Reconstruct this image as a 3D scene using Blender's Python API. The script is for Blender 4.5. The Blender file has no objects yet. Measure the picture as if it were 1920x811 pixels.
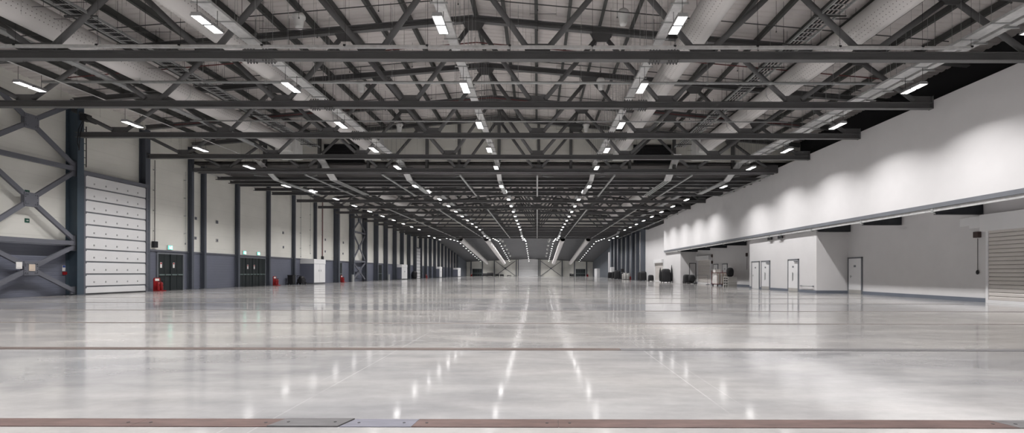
import bpy, math, random
from mathutils import Vector, Matrix
random.seed(7)
S = bpy.context.scene
COL = S.collection
PI = math.pi
CAM = 1.22            # camera height
F = 900.0             # focal length in pixels of the 1920 frame
VX, VY = 1007.0, 511.0
def hor(x): return VY + (x - VX) * 0.0021
def Z(zp): return zp + CAM                   # height given relative to the eye

# ------------------------------------------------------------------ materials
MATS = {}
def nodes_of(name):
    m = bpy.data.materials.new(name); m.use_nodes = True
    nt = m.node_tree; b = nt.nodes['Principled BSDF']
    MATS[name] = m
    return m, nt, b
def N(nt, t, **kw):
    n = nt.nodes.new(t)
    for k, v in kw.items():
        if k.startswith('in_'):
            n.inputs[k[3:].replace('_', ' ')].default_value = v
        else: setattr(n, k, v)
    return n
def L(nt, a, b): nt.links.new(a, b)
def ramp(nt, fac, stops):
    r = nt.nodes.new('ShaderNodeValToRGB')
    cr = r.color_ramp
    while len(cr.elements) < len(stops): cr.elements.new(0.5)
    for e, (p, c) in zip(cr.elements, stops):
        e.position = p; e.color = (c[0], c[1], c[2], 1)
    L(nt, fac, r.inputs['Fac']); return r.outputs['Color']
def mat(name, col, rough=0.6, metal=0.0, var=0.06, scale=1.2, bump=0.0, bscale=60, spec=0.5):
    m, nt, b = nodes_of(name)
    tc = N(nt, 'ShaderNodeTexCoord')
    nz = N(nt, 'ShaderNodeTexNoise'); nz.inputs['Scale'].default_value = scale; nz.inputs['Detail'].default_value = 5
    L(nt, tc.outputs['Object'], nz.inputs['Vector'])
    lo = [c * (1 - var) for c in col]; hi = [min(1, c * (1 + var)) for c in col]
    L(nt, ramp(nt, nz.outputs['Fac'], [(0.3, lo), (0.7, hi)]), b.inputs['Base Color'])
    b.inputs['Roughness'].default_value = rough; b.inputs['Metallic'].default_value = metal
    b.inputs['Specular IOR Level'].default_value = spec
    if bump:
        n2 = N(nt, 'ShaderNodeTexNoise'); n2.inputs['Scale'].default_value = bscale
        L(nt, tc.outputs['Object'], n2.inputs['Vector'])
        bp = N(nt, 'ShaderNodeBump'); bp.inputs['Strength'].default_value = bump; bp.inputs['Distance'].default_value = 0.01
        L(nt, n2.outputs['Fac'], bp.inputs['Height']); L(nt, bp.outputs['Normal'], b.inputs['Normal'])
    return m
def emat(name, col, strength):
    m, nt, b = nodes_of(name)
    b.inputs['Base Color'].default_value = (*col, 1)
    b.inputs['Emission Color'].default_value = (*col, 1); b.inputs['Emission Strength'].default_value = strength
    return m

STEEL = mat('truss_steel', (0.118, 0.118, 0.12), 0.55)
PURLIN = mat('purlin_steel', (0.06, 0.062, 0.06), 0.6)
BLUE = mat('column_steel', (0.085, 0.095, 0.116), 0.5)
NAVY = mat('near_column_steel', (0.055, 0.078, 0.103), 0.45)
BRACE = mat('brace_steel', (0.135, 0.14, 0.165), 0.55)
WHITE = mat('white_plaster', (0.67, 0.66, 0.667), 0.85, var=0.02, bump=0.05)
WHITED = mat('white_door_paint', (0.78, 0.78, 0.79), 0.45, var=0.02)
RWHITE = mat('white_roller_panel', (0.74, 0.74, 0.75), 0.5, var=0.02)
SLOT = mat('shutter_slot_grey', (0.2, 0.19, 0.18), 0.6)
SHUT = mat('shutter_beige', (0.62, 0.585, 0.56), 0.5, var=0.03)
GREYF = mat('grey_frame_paint', (0.17, 0.18, 0.20), 0.5)
SKIRT = mat('blue_grey_skirting', (0.16, 0.18, 0.22), 0.45)
SILVER = mat('galvanised_steel', (0.62, 0.62, 0.62), 0.45, metal=0.35, var=0.12, scale=6)
SILVERD = mat('dull_galvanised', (0.38, 0.39, 0.39), 0.5, metal=0.3, var=0.12, scale=6)
BLACK = mat('black_paint', (0.012, 0.012, 0.014), 0.5)
BLACKF = mat('black_fabric', (0.014, 0.014, 0.016), 0.9, bump=0.4, bscale=30)
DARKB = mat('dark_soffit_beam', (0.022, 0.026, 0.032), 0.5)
GREEN_D = mat('dark_green_door', (0.018, 0.024, 0.026), 0.4)
BARM = mat('panic_bar_metal', (0.22, 0.28, 0.27), 0.35, metal=0.4)
RED = mat('red_enamel', (0.27, 0.01, 0.013), 0.4)
REDPIPE = mat('red_pipe', (0.13, 0.03, 0.03), 0.5)
PAPER = mat('white_paper', (0.8, 0.78, 0.76), 0.8)
BEIGE = mat('beige_card', (0.62, 0.52, 0.43), 0.8)
WIRE = mat('wire_steel', (0.06, 0.06, 0.06), 0.6)
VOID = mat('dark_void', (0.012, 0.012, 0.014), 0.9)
LINKC = mat('link_soffit', (0.10, 0.092, 0.09), 0.8)
LAMPW = mat('white_plastic', (0.7, 0.7, 0.69), 0.4)
ALU = mat('lamp_housing_grey', (0.42, 0.42, 0.43), 0.4, metal=0.3)
WOOD = mat('pale_board', (0.55, 0.47, 0.40), 0.7)
PALLET = mat('grey_board', (0.44, 0.43, 0.41), 0.7)
BROWN = mat('brown_box', (0.05, 0.028, 0.025), 0.5)
LENS = emat('led_lens', (1.0, 0.975, 0.96), 9.0)
EXITG = emat('exit_sign_green', (0.10, 0.75, 0.55), 1.2)
EXITW = emat('exit_sign_white', (0.75, 1.0, 0.93), 2.0)
SIGNG = mat('green_sign', (0.015, 0.09, 0.06), 0.5)
REDSIGN = mat('red_sign', (0.5, 0.03, 0.03), 0.5)
BLUESIGN = mat('blue_sign', (0.05, 0.1, 0.35), 0.5)

def ribbed(name, col, axis, period, depth, rough=0.55, joint=None, dist=0.02):
    """cladding: fine parallel ribs by bump, and an optional panel joint line"""
    m, nt, b = nodes_of(name)
    tc = N(nt, 'ShaderNodeTexCoord'); sp = N(nt, 'ShaderNodeSeparateXYZ'); L(nt, tc.outputs['Object'], sp.inputs[0])
    def wave(src, per):
        a = N(nt, 'ShaderNodeMath', operation='DIVIDE'); L(nt, src, a.inputs[0]); a.inputs[1].default_value = per
        f = N(nt, 'ShaderNodeMath', operation='FRACT'); L(nt, a.outputs[0], f.inputs[0])
        c = N(nt, 'ShaderNodeMath', operation='PINGPONG'); L(nt, a.outputs[0], c.inputs[0]); c.inputs[1].default_value = 0.5
        return c.outputs[0]
    w = wave(sp.outputs[axis], period)
    r = N(nt, 'ShaderNodeMapRange'); r.inputs['From Min'].default_value = 0.0; r.inputs['From Max'].default_value = 0.12
    L(nt, w, r.inputs['Value'])
    bp = N(nt, 'ShaderNodeBump'); bp.inputs['Strength'].default_value = depth; bp.inputs['Distance'].default_value = dist
    L(nt, r.outputs[0], bp.inputs['Height']); L(nt, bp.outputs['Normal'], b.inputs['Normal'])
    nz = N(nt, 'ShaderNodeTexNoise'); nz.inputs['Scale'].default_value = 0.6; nz.inputs['Detail'].default_value = 4
    L(nt, tc.outputs['Object'], nz.inputs['Vector'])
    c = ramp(nt, nz.outputs['Fac'], [(0.3, [x * 0.95 for x in col]), (0.7, [min(1, x * 1.04) for x in col])])
    if joint:
        jw = wave(sp.outputs[joint[0]], joint[1])
        lt = N(nt, 'ShaderNodeMath', operation='LESS_THAN'); L(nt, jw, lt.inputs[0]); lt.inputs[1].default_value = 0.006 / joint[1]
        mx = N(nt, 'ShaderNodeMix', data_type='RGBA'); L(nt, lt.outputs[0], mx.inputs['Factor'])
        L(nt, c, mx.inputs['A']); mx.inputs['B'].default_value = (col[0] * .82, col[1] * .82, col[2] * .82, 1)
        c = mx.outputs['Result']
    L(nt, c, b.inputs['Base Color']); b.inputs['Roughness'].default_value = rough
    return m
CREAM = ribbed('cream_cladding', (0.78, 0.77, 0.72), 'Z', 0.25, 0.12, 0.42, ('Z', 1.0))
GREYC = ribbed('blue_grey_cladding', (0.15, 0.16, 0.205), 'Z', 0.20, 0.35, 0.45)
DARKC = ribbed('dark_grey_cladding', (0.115, 0.13, 0.155), 'Z', 0.5, 0.3, 0.5, ('Z', 1.0))
CEILD = ribbed('dark_ceiling_panel', (0.085, 0.087, 0.093), 'Y', 3.2, 0.6, 0.7, ('Y', 3.2), 0.1)
DECK = ribbed('roof_deck', (0.62, 0.585, 0.57), 'Y', 0.333, 0.3, 0.5)

# duct with rows of small perforations, from its own UV (u = arc in m, v = length in m)
m, nt, b = nodes_of('duct_fabric'); DUCT = m
uv = N(nt, 'ShaderNodeUVMap'); sp = N(nt, 'ShaderNodeSeparateXYZ'); L(nt, uv.outputs[0], sp.inputs[0])
def fr(src, per, off=0.0):
    a = N(nt, 'ShaderNodeMath', operation='MULTIPLY_ADD'); L(nt, src, a.inputs[0]); a.inputs[1].default_value = 1 / per; a.inputs[2].default_value = off
    f = N(nt, 'ShaderNodeMath', operation='FRACT'); L(nt, a.outputs[0], f.inputs[0])
    s = N(nt, 'ShaderNodeMath', operation='SUBTRACT'); L(nt, f.outputs[0], s.inputs[0]); s.inputs[1].default_value = 0.5
    q = N(nt, 'ShaderNodeMath', operation='MULTIPLY'); L(nt, s.outputs[0], q.inputs[0]); L(nt, s.outputs[0], q.inputs[1])
    return q.outputs[0]
ad = N(nt, 'ShaderNodeMath', operation='ADD'); L(nt, fr(sp.outputs['X'], 0.14), ad.inputs[0]); L(nt, fr(sp.outputs['Y'], 0.14), ad.inputs[1])
lt = N(nt, 'ShaderNodeMath', operation='LESS_THAN'); L(nt, ad.outputs[0], lt.inputs[0]); lt.inputs[1].default_value = 0.012
# only on two bands along the sides of the duct
bnd = N(nt, 'ShaderNodeMath', operation='PINGPONG'); L(nt, sp.outputs['X'], bnd.inputs[0]); bnd.inputs[1].default_value = 1.57
cmp_ = N(nt, 'ShaderNodeMath', operation='COMPARE'); L(nt, bnd.outputs[0], cmp_.inputs[0]); cmp_.inputs[1].default_value = 0.62; cmp_.inputs[2].default_value = 0.24
mu = N(nt, 'ShaderNodeMath', operation='MULTIPLY'); L(nt, lt.outputs[0], mu.inputs[0]); L(nt, cmp_.outputs[0], mu.inputs[1])
mx = N(nt, 'ShaderNodeMix', data_type='RGBA'); L(nt, mu.outputs[0], mx.inputs['Factor'])
mx.inputs['A'].default_value = (0.62, 0.60, 0.59, 1); mx.inputs['B'].default_value = (0.12, 0.11, 0.11, 1)
L(nt, mx.outputs['Result'], b.inputs['Base Color']); b.inputs['Roughness'].default_value = 0.55

# polished concrete
m, nt, b = nodes_of('polished_concrete'); FLOOR = m
tc = N(nt, 'ShaderNodeTexCoord'); P = tc.outputs['Object']
def noise(scale, detail=6, rough=0.55, stretch=(1, 1, 1)):
    mp = N(nt, 'ShaderNodeMapping'); mp.inputs['Scale'].default_value = stretch; L(nt, P, mp.inputs['Vector'])
    n = N(nt, 'ShaderNodeTexNoise'); n.inputs['Scale'].default_value = scale; n.inputs['Detail'].default_value = detail; n.inputs['Roughness'].default_value = rough
    L(nt, mp.outputs[0], n.inputs['Vector']); return n.outputs['Fac']
big = noise(0.22, 5, 0.6, (0.6, 1.2, 1)); mid = noise(1.3, 8, 0.65, (0.5, 1.4, 1)); fine = noise(9, 6, 0.6)
c1 = ramp(nt, big, [(0.32, (0.22, 0.222, 0.232)), (0.48, (0.34, 0.337, 0.335)), (0.66, (0.42, 0.409, 0.395))])
c2 = ramp(nt, mid, [(0.34, (0.72, 0.72, 0.735)), (0.6, (1, 1, 1))])
mx = N(nt, 'ShaderNodeMix', data_type='RGBA', blend_type='MULTIPLY'); mx.inputs['Factor'].default_value = 0.8
L(nt, c1, mx.inputs['A']); L(nt, c2, mx.inputs['B'])
c3 = ramp(nt, fine, [(0.3, (0.93, 0.93, 0.93)), (0.6, (1, 1, 1))])
mx2 = N(nt, 'ShaderNodeMix', data_type='RGBA', blend_type='MULTIPLY'); mx2.inputs['Factor'].default_value = 0.7
L(nt, mx.outputs['Result'], mx2.inputs['A']); L(nt, c3, mx2.inputs['B'])
# slab bays (between the trenches) differ a little in tone and polish
sp = N(nt, 'ShaderNodeSeparateXYZ'); L(nt, P, sp.inputs[0])
dv = N(nt, 'ShaderNodeMath', operation='MULTIPLY_ADD'); L(nt, sp.outputs['Y'], dv.inputs[0]); dv.inputs[1].default_value = 1 / 3.8; dv.inputs[2].default_value = -0.02
fl = N(nt, 'ShaderNodeMath', operation='FLOOR'); L(nt, dv.outputs[0], fl.inputs[0])
wn = N(nt, 'ShaderNodeTexWhiteNoise', noise_dimensions='1D'); L(nt, fl.outputs[0], wn.inputs['W'])
tone = ramp(nt, wn.outputs['Value'], [(0, (0.93, 0.93, 0.945)), (0.5, (1, 0.995, 0.985)), (1, (1, 0.975, 0.95))])
mx3 = N(nt, 'ShaderNodeMix', data_type='RGBA', blend_type='MULTIPLY'); mx3.inputs['Factor'].default_value = 1
L(nt, mx2.outputs['Result'], mx3.inputs['A']); L(nt, tone, mx3.inputs['B'])
# pale wheel marks and a dark saw cut running down the hall
cur = mx3.outputs['Result']
brkmask = ramp(nt, noise(0.45, 4, 0.6, (1.6, 1, 1)), [(0.42, (0, 0, 0)), (0.58, (1, 1, 1))])
for x0, hw, colr, fac in ((-2.2, 0.008, (0.85, 0.84, 0.83), 0.22), (-2.43, 0.006, (0.85, 0.84, 0.83), 0.16), (1.68, 0.007, (0.85, 0.84, 0.83), 0.22), (1.9, 0.005, (0.85, 0.84, 0.83), 0.14),
                          (-5.2, 0.008, (0.85, 0.84, 0.83), 0.16), (-2.97, 0.004, (0.25, 0.24, 0.23), 0.45), (9.1, 0.008, (0.85, 0.84, 0.83), 0.16)):
    cp = N(nt, 'ShaderNodeMath', operation='COMPARE'); L(nt, sp.outputs['X'], cp.inputs[0]); cp.inputs[1].default_value = x0; cp.inputs[2].default_value = hw
    mf = N(nt, 'ShaderNodeMath', operation='MULTIPLY'); L(nt, cp.outputs[0], mf.inputs[0]); mf.inputs[1].default_value = fac * 0.75
    brk = N(nt, 'ShaderNodeMath', operation='MULTIPLY'); L(nt, mf.outputs[0], brk.inputs[0]); L(nt, brkmask, brk.inputs[1]); mf = brk
    mxx = N(nt, 'ShaderNodeMix', data_type='RGBA'); L(nt, mf.outputs[0], mxx.inputs['Factor']); L(nt, cur, mxx.inputs['A']); mxx.inputs['B'].default_value = (*colr, 1)
    cur = mxx.outputs['Result']
L(nt, cur, b.inputs['Base Color'])
rr = N(nt, 'ShaderNodeMapRange'); rr.inputs['From Min'].default_value = 0.3; rr.inputs['From Max'].default_value = 0.7
rr.inputs['To Min'].default_value = 0.05; rr.inputs['To Max'].default_value = 0.13
L(nt, mid, rr.inputs['Value'])
ra = N(nt, 'ShaderNodeMath', operation='MULTIPLY_ADD'); L(nt, wn.outputs['Value'], ra.inputs[0]); ra.inputs[1].default_value = 0.04; L(nt, rr.outputs[0], ra.inputs[2])
L(nt, ra.outputs[0], b.inputs['Roughness'])
b.inputs['IOR'].default_value = 1.5; b.inputs['Specular IOR Level'].default_value = 0.55
wav = noise(0.8, 3, 0.5, (0.35, 1.6, 1))
bp = N(nt, 'ShaderNodeBump'); bp.inputs['Strength'].default_value = 0.02; bp.inputs['Distance'].default_value = 0.02
L(nt, wav, bp.inputs['Height']); L(nt, bp.outputs['Normal'], b.inputs['Normal'])

def rusty(name, a, c, rough):
    m, nt, b = nodes_of(name)
    tc = N(nt, 'ShaderNodeTexCoord'); mp = N(nt, 'ShaderNodeMapping'); mp.inputs['Scale'].default_value = (0.5, 2.5, 1)
    L(nt, tc.outputs['Object'], mp.inputs[0])
    n1 = N(nt, 'ShaderNodeTexNoise'); n1.inputs['Scale'].default_value = 5; n1.inputs['Detail'].default_value = 8; n1.inputs['Roughness'].default_value = 0.7
    L(nt, mp.outputs[0], n1.inputs['Vector'])
    L(nt, ramp(nt, n1.outputs['Fac'], [(0.25, a), (0.5, [(x + y) / 2 for x, y in zip(a, c)]), (0.75, c)]), b.inputs['Base Color'])
    b.inputs['Roughness'].default_value = rough; b.inputs['Metallic'].default_value = 0.25
    return m
RUST = rusty('rust_brown_plate', (0.05, 0.03, 0.028), (0.135, 0.085, 0.075), 0.55)
PLATE = rusty('grey_steel_plate', (0.07, 0.068, 0.07), (0.15, 0.145, 0.15), 0.45)
PLATEB = rusty('bluish_steel_plate', (0.11, 0.11, 0.13), (0.19, 0.19, 0.23), 0.45)
TRENCH = rusty('trench_steel', (0.05, 0.035, 0.03), (0.12, 0.09, 0.08), 0.55)

# ------------------------------------------------------------------ mesh builder
class MB:
    def __init__(s): s.v = []; s.f = []; s.uv = None
    def box(s, x0, x1, y0, y1, z0, z1):
        i = len(s.v)
        s.v += [(x0,y0,z0),(x1,y0,z0),(x1,y1,z0),(x0,y1,z0),(x0,y0,z1),(x1,y0,z1),(x1,y1,z1),(x0,y1,z1)]
        s.f += [tuple(i + k for k in q) for q in ((0,3,2,1),(4,5,6,7),(0,1,5,4),(1,2,6,5),(2,3,7,6),(3,0,4,7))]
        return s
    def frame(s, p, q, up=(0, 0, 1)):
        p = Vector(p); q = Vector(q); d = (q - p).normalized(); u = Vector(up)
        if abs(d.dot(u)) > 0.99: u = Vector((1, 0, 0))
        r = d.cross(u).normalized(); u = r.cross(d).normalized()
        return p, q, r, u
    def beam(s, p, q, w, h, up=(0, 0, 1)):
        p, q, r, u = s.frame(p, q, up); i = len(s.v)
        for c in (p, q):
            for a, b_ in ((-1, -1), (1, -1), (1, 1), (-1, 1)): s.v.append(tuple(c + r * (a * w / 2) + u * (b_ * h / 2)))
        s.f += [tuple(i + k for k in t) for t in ((0,1,2,3),(7,6,5,4),(0,4,5,1),(1,5,6,2),(2,6,7,3),(3,7,4,0))]
        return s
    def ibeam(s, p, q, w, h, t=0.02, up=(0, 0, 1)):
        p, q, r, u = s.frame(p, q, up)
        s.beam(p + u * (h / 2 - t / 2), q + u * (h / 2 - t / 2), w, t, up)
        s.beam(p - u * (h / 2 - t / 2), q - u * (h / 2 - t / 2), w, t, up)
        s.beam(p, q, t, h - 2 * t, up); return s
    def tube(s, p, q, r0, n=10, r1=None, caps=True):
        r1 = r0 if r1 is None else r1
        p, q, r, u = s.frame(p, q); i = len(s.v)
        for c, rad in ((p, r0), (q, r1)):
            for k in range(n):
                a = 2 * PI * k / n; s.v.append(tuple(c + r * (math.cos(a) * rad) + u * (math.sin(a) * rad)))
        for k in range(n): s.f.append((i + k, i + (k + 1) % n, i + n + (k + 1) % n, i + n + k))
        if caps: s.f.append(tuple(i + k for k in reversed(range(n)))); s.f.append(tuple(i + n + k for k in range(n)))
        return s
    def path(s, pts, r, n=8):
        for a, b_ in zip(pts, pts[1:]): s.tube(a, b_, r, n)
        return s
    def lathe(s, prof, c=(0, 0, 0), n=16):
        i = len(s.v); m = len(prof)
        for k in range(n):
            a = 2 * PI * k / n
            for (rr_, z) in prof: s.v.append((c[0] + rr_ * math.cos(a), c[1] + rr_ * math.sin(a), c[2] + z))
        for k in range(n):
            for j in range(m - 1):
                a, b_ = i + k * m + j, i + ((k + 1) % n) * m + j
                s.f.append((a, b_, b_ + 1, a + 1))
        return s
    def prism(s, pts, axis, a0, a1):
        """pts 2D polygon; axis 'x','y','z' is the extrusion axis"""
        i = len(s.v); n = len(pts)
        for a in (a0, a1):
            for (u, w) in pts:
                s.v.append({'x': (a, u, w), 'y': (u, a, w), 'z': (u, w, a)}[axis])
        s.f.append(tuple(i + k for k in range(n))); s.f.append(tuple(i + n + k for k in reversed(range(n))))
        for k in range(n): s.f.append((i + k, i + n + k, i + n + (k + 1) % n, i + (k + 1) % n))
        return s
    def ball(s, c, rx, ry, rz, n=12, m=8, e=1.0, wob=0.0):
        i = len(s.v)
        def sg(v, p): return math.copysign(abs(v) ** p, v)
        for j in range(m + 1):
            t = -PI / 2 + PI * j / m
            for k in range(n):
                a = 2 * PI * k / n; w = 1 + wob * math.sin(a * 5 + j) * math.cos(t)
                s.v.append((c[0] + rx * w * sg(math.cos(t), e) * sg(math.cos(a), e), c[1] + ry * w * sg(math.cos(t), e) * sg(math.sin(a), e), c[2] + rz * sg(math.sin(t), e)))
        for j in range(m):
            for k in range(n):
                s.f.append((i + j * n + k, i + j * n + (k + 1) % n, i + (j + 1) * n + (k + 1) % n, i + (j + 1) * n + k))
        return s
    def build(s, name, material, parent=None, smooth=False, bevel=0):
        me = bpy.data.meshes.new(name); me.from_pydata(s.v, [], s.f)
        if s.uv:
            l = me.uv_layers.new(name='UVMap')
            for lp in me.loops: l.data[lp.index].uv = s.uv[lp.vertex_index]
        me.validate(); me.update()
        import bmesh
        bm = bmesh.new(); bm.from_mesh(me); bmesh.ops.recalc_face_normals(bm, faces=bm.faces[:]); bm.to_mesh(me); bm.free()
        me.materials.append(material)
        if smooth:
            for p in me.polygons: p.use_smooth = len(p.vertices) == 4
        o = bpy.data.objects.new(name, me); COL.objects.link(o)
        if parent: o.parent = parent
        if bevel:
            bv = o.modifiers.new('bevel', 'BEVEL'); bv.width = bevel; bv.segments = 2
        return o
def tag(o, label, cat, group=None, kind=None):
    o['label'] = label; o['category'] = cat
    if group: o['group'] = group
    if kind: o['kind'] = kind
    return o
def thing(name, loc, label, cat, group=None, rz=0):
    o = bpy.data.objects.new(name, None); COL.objects.link(o)
    o.empty_display_size = 0.2
    o.location = loc; o.rotation_euler = (0, 0, rz)
    return tag(o, label, cat, group)
def struct(o, label=None):
    o['kind'] = 'structure'
    if label: o['label'] = label
    return o
def kids(o): return [c for c in o.children]
def dup(root, loc=None, label=None, group=None, rz=None):
    r = root.copy(); COL.objects.link(r)
    if loc is not None: r.location = loc
    if rz is not None: r.rotation_euler = (0, 0, rz)
    if label: r['label'] = label
    if group: r['group'] = group
    for ch in kids(root):
        c = ch.copy(); COL.objects.link(c); c.parent = r
        for g in kids(ch):
            d = g.copy(); COL.objects.link(d); d.parent = c
    return r
ORD = ['first','second','third','fourth','fifth','sixth','seventh','eighth','ninth','tenth','eleventh','twelfth','thirteenth','fourteenth',
       'fifteenth','sixteenth','seventeenth','eighteenth','nineteenth','twentieth','twenty-first','twenty-second','twenty-third','twenty-fourth',
       'twenty-fifth','twenty-sixth','twenty-seventh','twenty-eighth','twenty-ninth','thirtieth','thirty-first','thirty-second','thirty-third',
       'thirty-fourth','thirty-fifth','thirty-sixth','thirty-seventh','thirty-eighth','thirty-ninth','fortieth']

# ------------------------------------------------------------------ layout numbers
XL = -24.7            # left wall
XU = 16.95            # upper right wall
XB = 17.2             # right block face
XR = 19.14            # right recess wall
XRIDGE = -2.75
YB = -12.0            # behind the camera
Y1, Y2 = 34.5, 43.2   # first low link zone between the halls
Y3, Y4 = 82.3, 98.0   # second link zone
YF = 168.0            # far wall
def Yl(xp, X): return X * F / (xp - VX)
def P(xp, yp, X):     # pixel -> (Y, Z) on the plane X
    Y = X * F / (xp - VX); return Y, CAM + (hor(xp) - yp) * Y / F
def roof(x): return Z(10.9) - 0.088 * abs(x - XRIDGE)      # centre of the truss top chord
def h3(y):            # height (rel. to eye) of the far hall's roof along its length
    if y < 117: return 8.5 + 0.4 * (y - 98) / 19
    return 8.9 - 4.1 * (y - 117) / 51

# ------------------------------------------------------------------ setting
struct(MB().box(XL - 0.3, 20.5, YB, YF + 0.3, -0.3, 0).build('floor', FLOOR))
# left wall: blue-grey plinth cladding, cream cladding above
SILL = 2.62
struct(MB().box(XL - 0.3, XL, YB, YF, 0, SILL).build('wall_left_lower', GREYC))
struct(MB().box(XL - 0.3, XL, YB, Y3 + 3, SILL, Z(10.2)).build('wall_left_upper', CREAM))
struct(MB().box(XL - 0.3, XL, Y3 + 3, 147, SILL, Z(9.2)).build('wall_left_far', CREAM))
struct(MB().box(XL - 0.3, XL + 0.02, 147, YF, 0, Z(9.2)).build('wall_left_end', DARKC))
struct(MB().box(XL - 0.02, XL + 0.07, YB, YF, SILL - 0.05, SILL + 0.05).build('trim_1', BRACE))
struct(MB().box(XL - 0.3, 20.5, YB - 0.3, YB, 0, 14).build('wall_back', CREAM))
# right: white upper wall standing over the recess
struct(MB().box(XU, XU + 0.2, YB, 64.2, Z(2.99), Z(7.42)).build('wall_right_upper', WHITE))
struct(MB().box(XU, XU + 0.1, YB, 64.2, Z(2.81), Z(2.99)).build('trim_2', GREYF))
struct(MB().box(XU + 0.10, XR + 0.3, YB, 38.85, Z(3.0), Z(3.2)).build('ceiling_recess', WHITE))
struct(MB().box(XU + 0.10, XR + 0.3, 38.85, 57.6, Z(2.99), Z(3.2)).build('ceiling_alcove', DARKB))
struct(MB().box(XR, XR + 0.3, YB, 57.6, 0, Z(3.0)).build('wall_right_recess', WHITE))
struct(MB().box(XB, XR, 29.55, 38.85, 0, Z(2.99)).build('wall_right_block', WHITE))
struct(MB().box(XB, XR + 0.3, 57.6, 64.2, 0, Z(3.0)).build('wall_right_corner', WHITE))
struct(MB().box(17.9, XR + 0.3, 64.2, 79.3, 0, Z(7.45)).build('wall_right_beyond', WHITE))
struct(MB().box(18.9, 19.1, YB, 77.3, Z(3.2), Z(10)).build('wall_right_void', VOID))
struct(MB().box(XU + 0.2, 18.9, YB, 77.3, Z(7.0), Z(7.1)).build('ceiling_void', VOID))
struct(MB().box(XB, XB + 0.8, 79.3, 113, 0, Z(9.2)).build('wall_right_far', DARKC))
struct(MB().box(XB - 0.4, XB + 0.9, 113, 113.5, 0, Z(4.9)).build('wall_right_pillar', WHITE))
struct(MB().box(XB, 20.0, 113, 113.5, Z(4.9), Z(9.2)).build('wall_right_lintel', DARKC))
struct(MB().box(19.5, 19.8, 113.5, YF, 0, Z(9.2)).build('wall_right_end', DARKC))
struct(MB().box(XL - 0.3, 20.5, YF, YF + 0.3, 0, Z(9)).build('wall_far', CREAM))
# skirtings
struct(MB().box(XR - 0.03, XR, YB, 29.55, 0, 0.18).build('baseboard_recess', SKIRT))
b_ = MB().box(XB - 0.03, XB, 29.52, 38.85, 0, 0.17); b_.box(XB, XR - 0.03, 29.52, 29.55, 0, 0.17)
struct(b_.build('baseboard_block', SKIRT))
struct(MB().box(XR - 0.03, XR, 38.85, 57.6, 0, 0.17).build('baseboard_alcove', SKIRT))

# roofs: corrugated deck of the two trussed halls
def deck(name, y0, y1, x0=XL - 0.3, x1=19.2):
    m = MB(); pr = 0.333; d = 0.035; ys = []
    k = 0; y = y0
    while y < y1:
        ys += [(y, 0), (y + 0.16, 0), (y + 0.20, d), (y + 0.29, d)]; y += pr
    for (x, dz) in ((x0, 0.0), (XRIDGE, 0.0), (x1, 0.0)):
        for (yy, h) in ys: m.v.append((x, yy, roof(x) + 0.42 + h))
    n = len(ys)
    for j in range(2):
        for k in range(n - 1): m.f.append((j * n + k, j * n + k + 1, (j + 1) * n + k + 1, (j + 1) * n + k))
    o = m.build(name, DECK); sd = o.modifiers.new('thick', 'SOLIDIFY'); sd.thickness = 0.06; sd.offset = 1
    return struct(o)
deck('ceiling_near', YB, Y1 + 0.2)
deck('ceiling_middle', Y2 - 0.2, Y3 + 0.2)
for nm, a, c in (('ceiling_link', Y1, Y2), ('ceiling_link_far', Y3, Y4)):
    struct(MB().box(XL - 0.3, 19.2, a, c, Z(7.75), Z(7.95)).build(nm, LINKC))
# roof of the far hall, dipping towards the far wall
m = MB(); ys = [Y4 - 0.2] + [98 + 5 * i for i in range(1, 15)] + [YF + 0.2]
for y in ys:
    for x, dz in ((XL - 0.3, -1.0), (XRIDGE, 0.0), (20.3, -1.0)): m.v.append((x, y, Z(h3(y) + dz)))
for i in range(len(ys) - 1):
    for j in range(2): m.f.append((i * 3 + j, i * 3 + j + 1, i * 3 + j + 4, i * 3 + j + 3))
o = m.build('ceiling_far', CEILD); sd = o.modifiers.new('thick', 'SOLIDIFY'); sd.thickness = 0.15; sd.offset = 1
struct(o)
# gables closing each roof void above the link zones
def gable(name, y, z0, mt, th=0.15):
    pts = [(XL - 0.3, z0), (19.2, z0), (19.2, roof(19.2) + 0.4), (XRIDGE, roof(XRIDGE) + 0.4), (XL - 0.3, roof(XL) + 0.4)]
    return struct(MB().prism(pts, 'y', y, y + th).build(name, mt))
gable('wall_gable', Y1, Z(7.88), CREAM)
struct(MB().box(XL, 19.2, Y1 + 0.05, Y1 + 0.2, Z(7.75), Z(7.88)).build('wall_gable_lower', VOID))
gable('wall_gable_rear', Y2 - 0.15, Z(7.75), CREAM)
gable('wall_gable_far', Y3, Z(7.75), CREAM)

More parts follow.
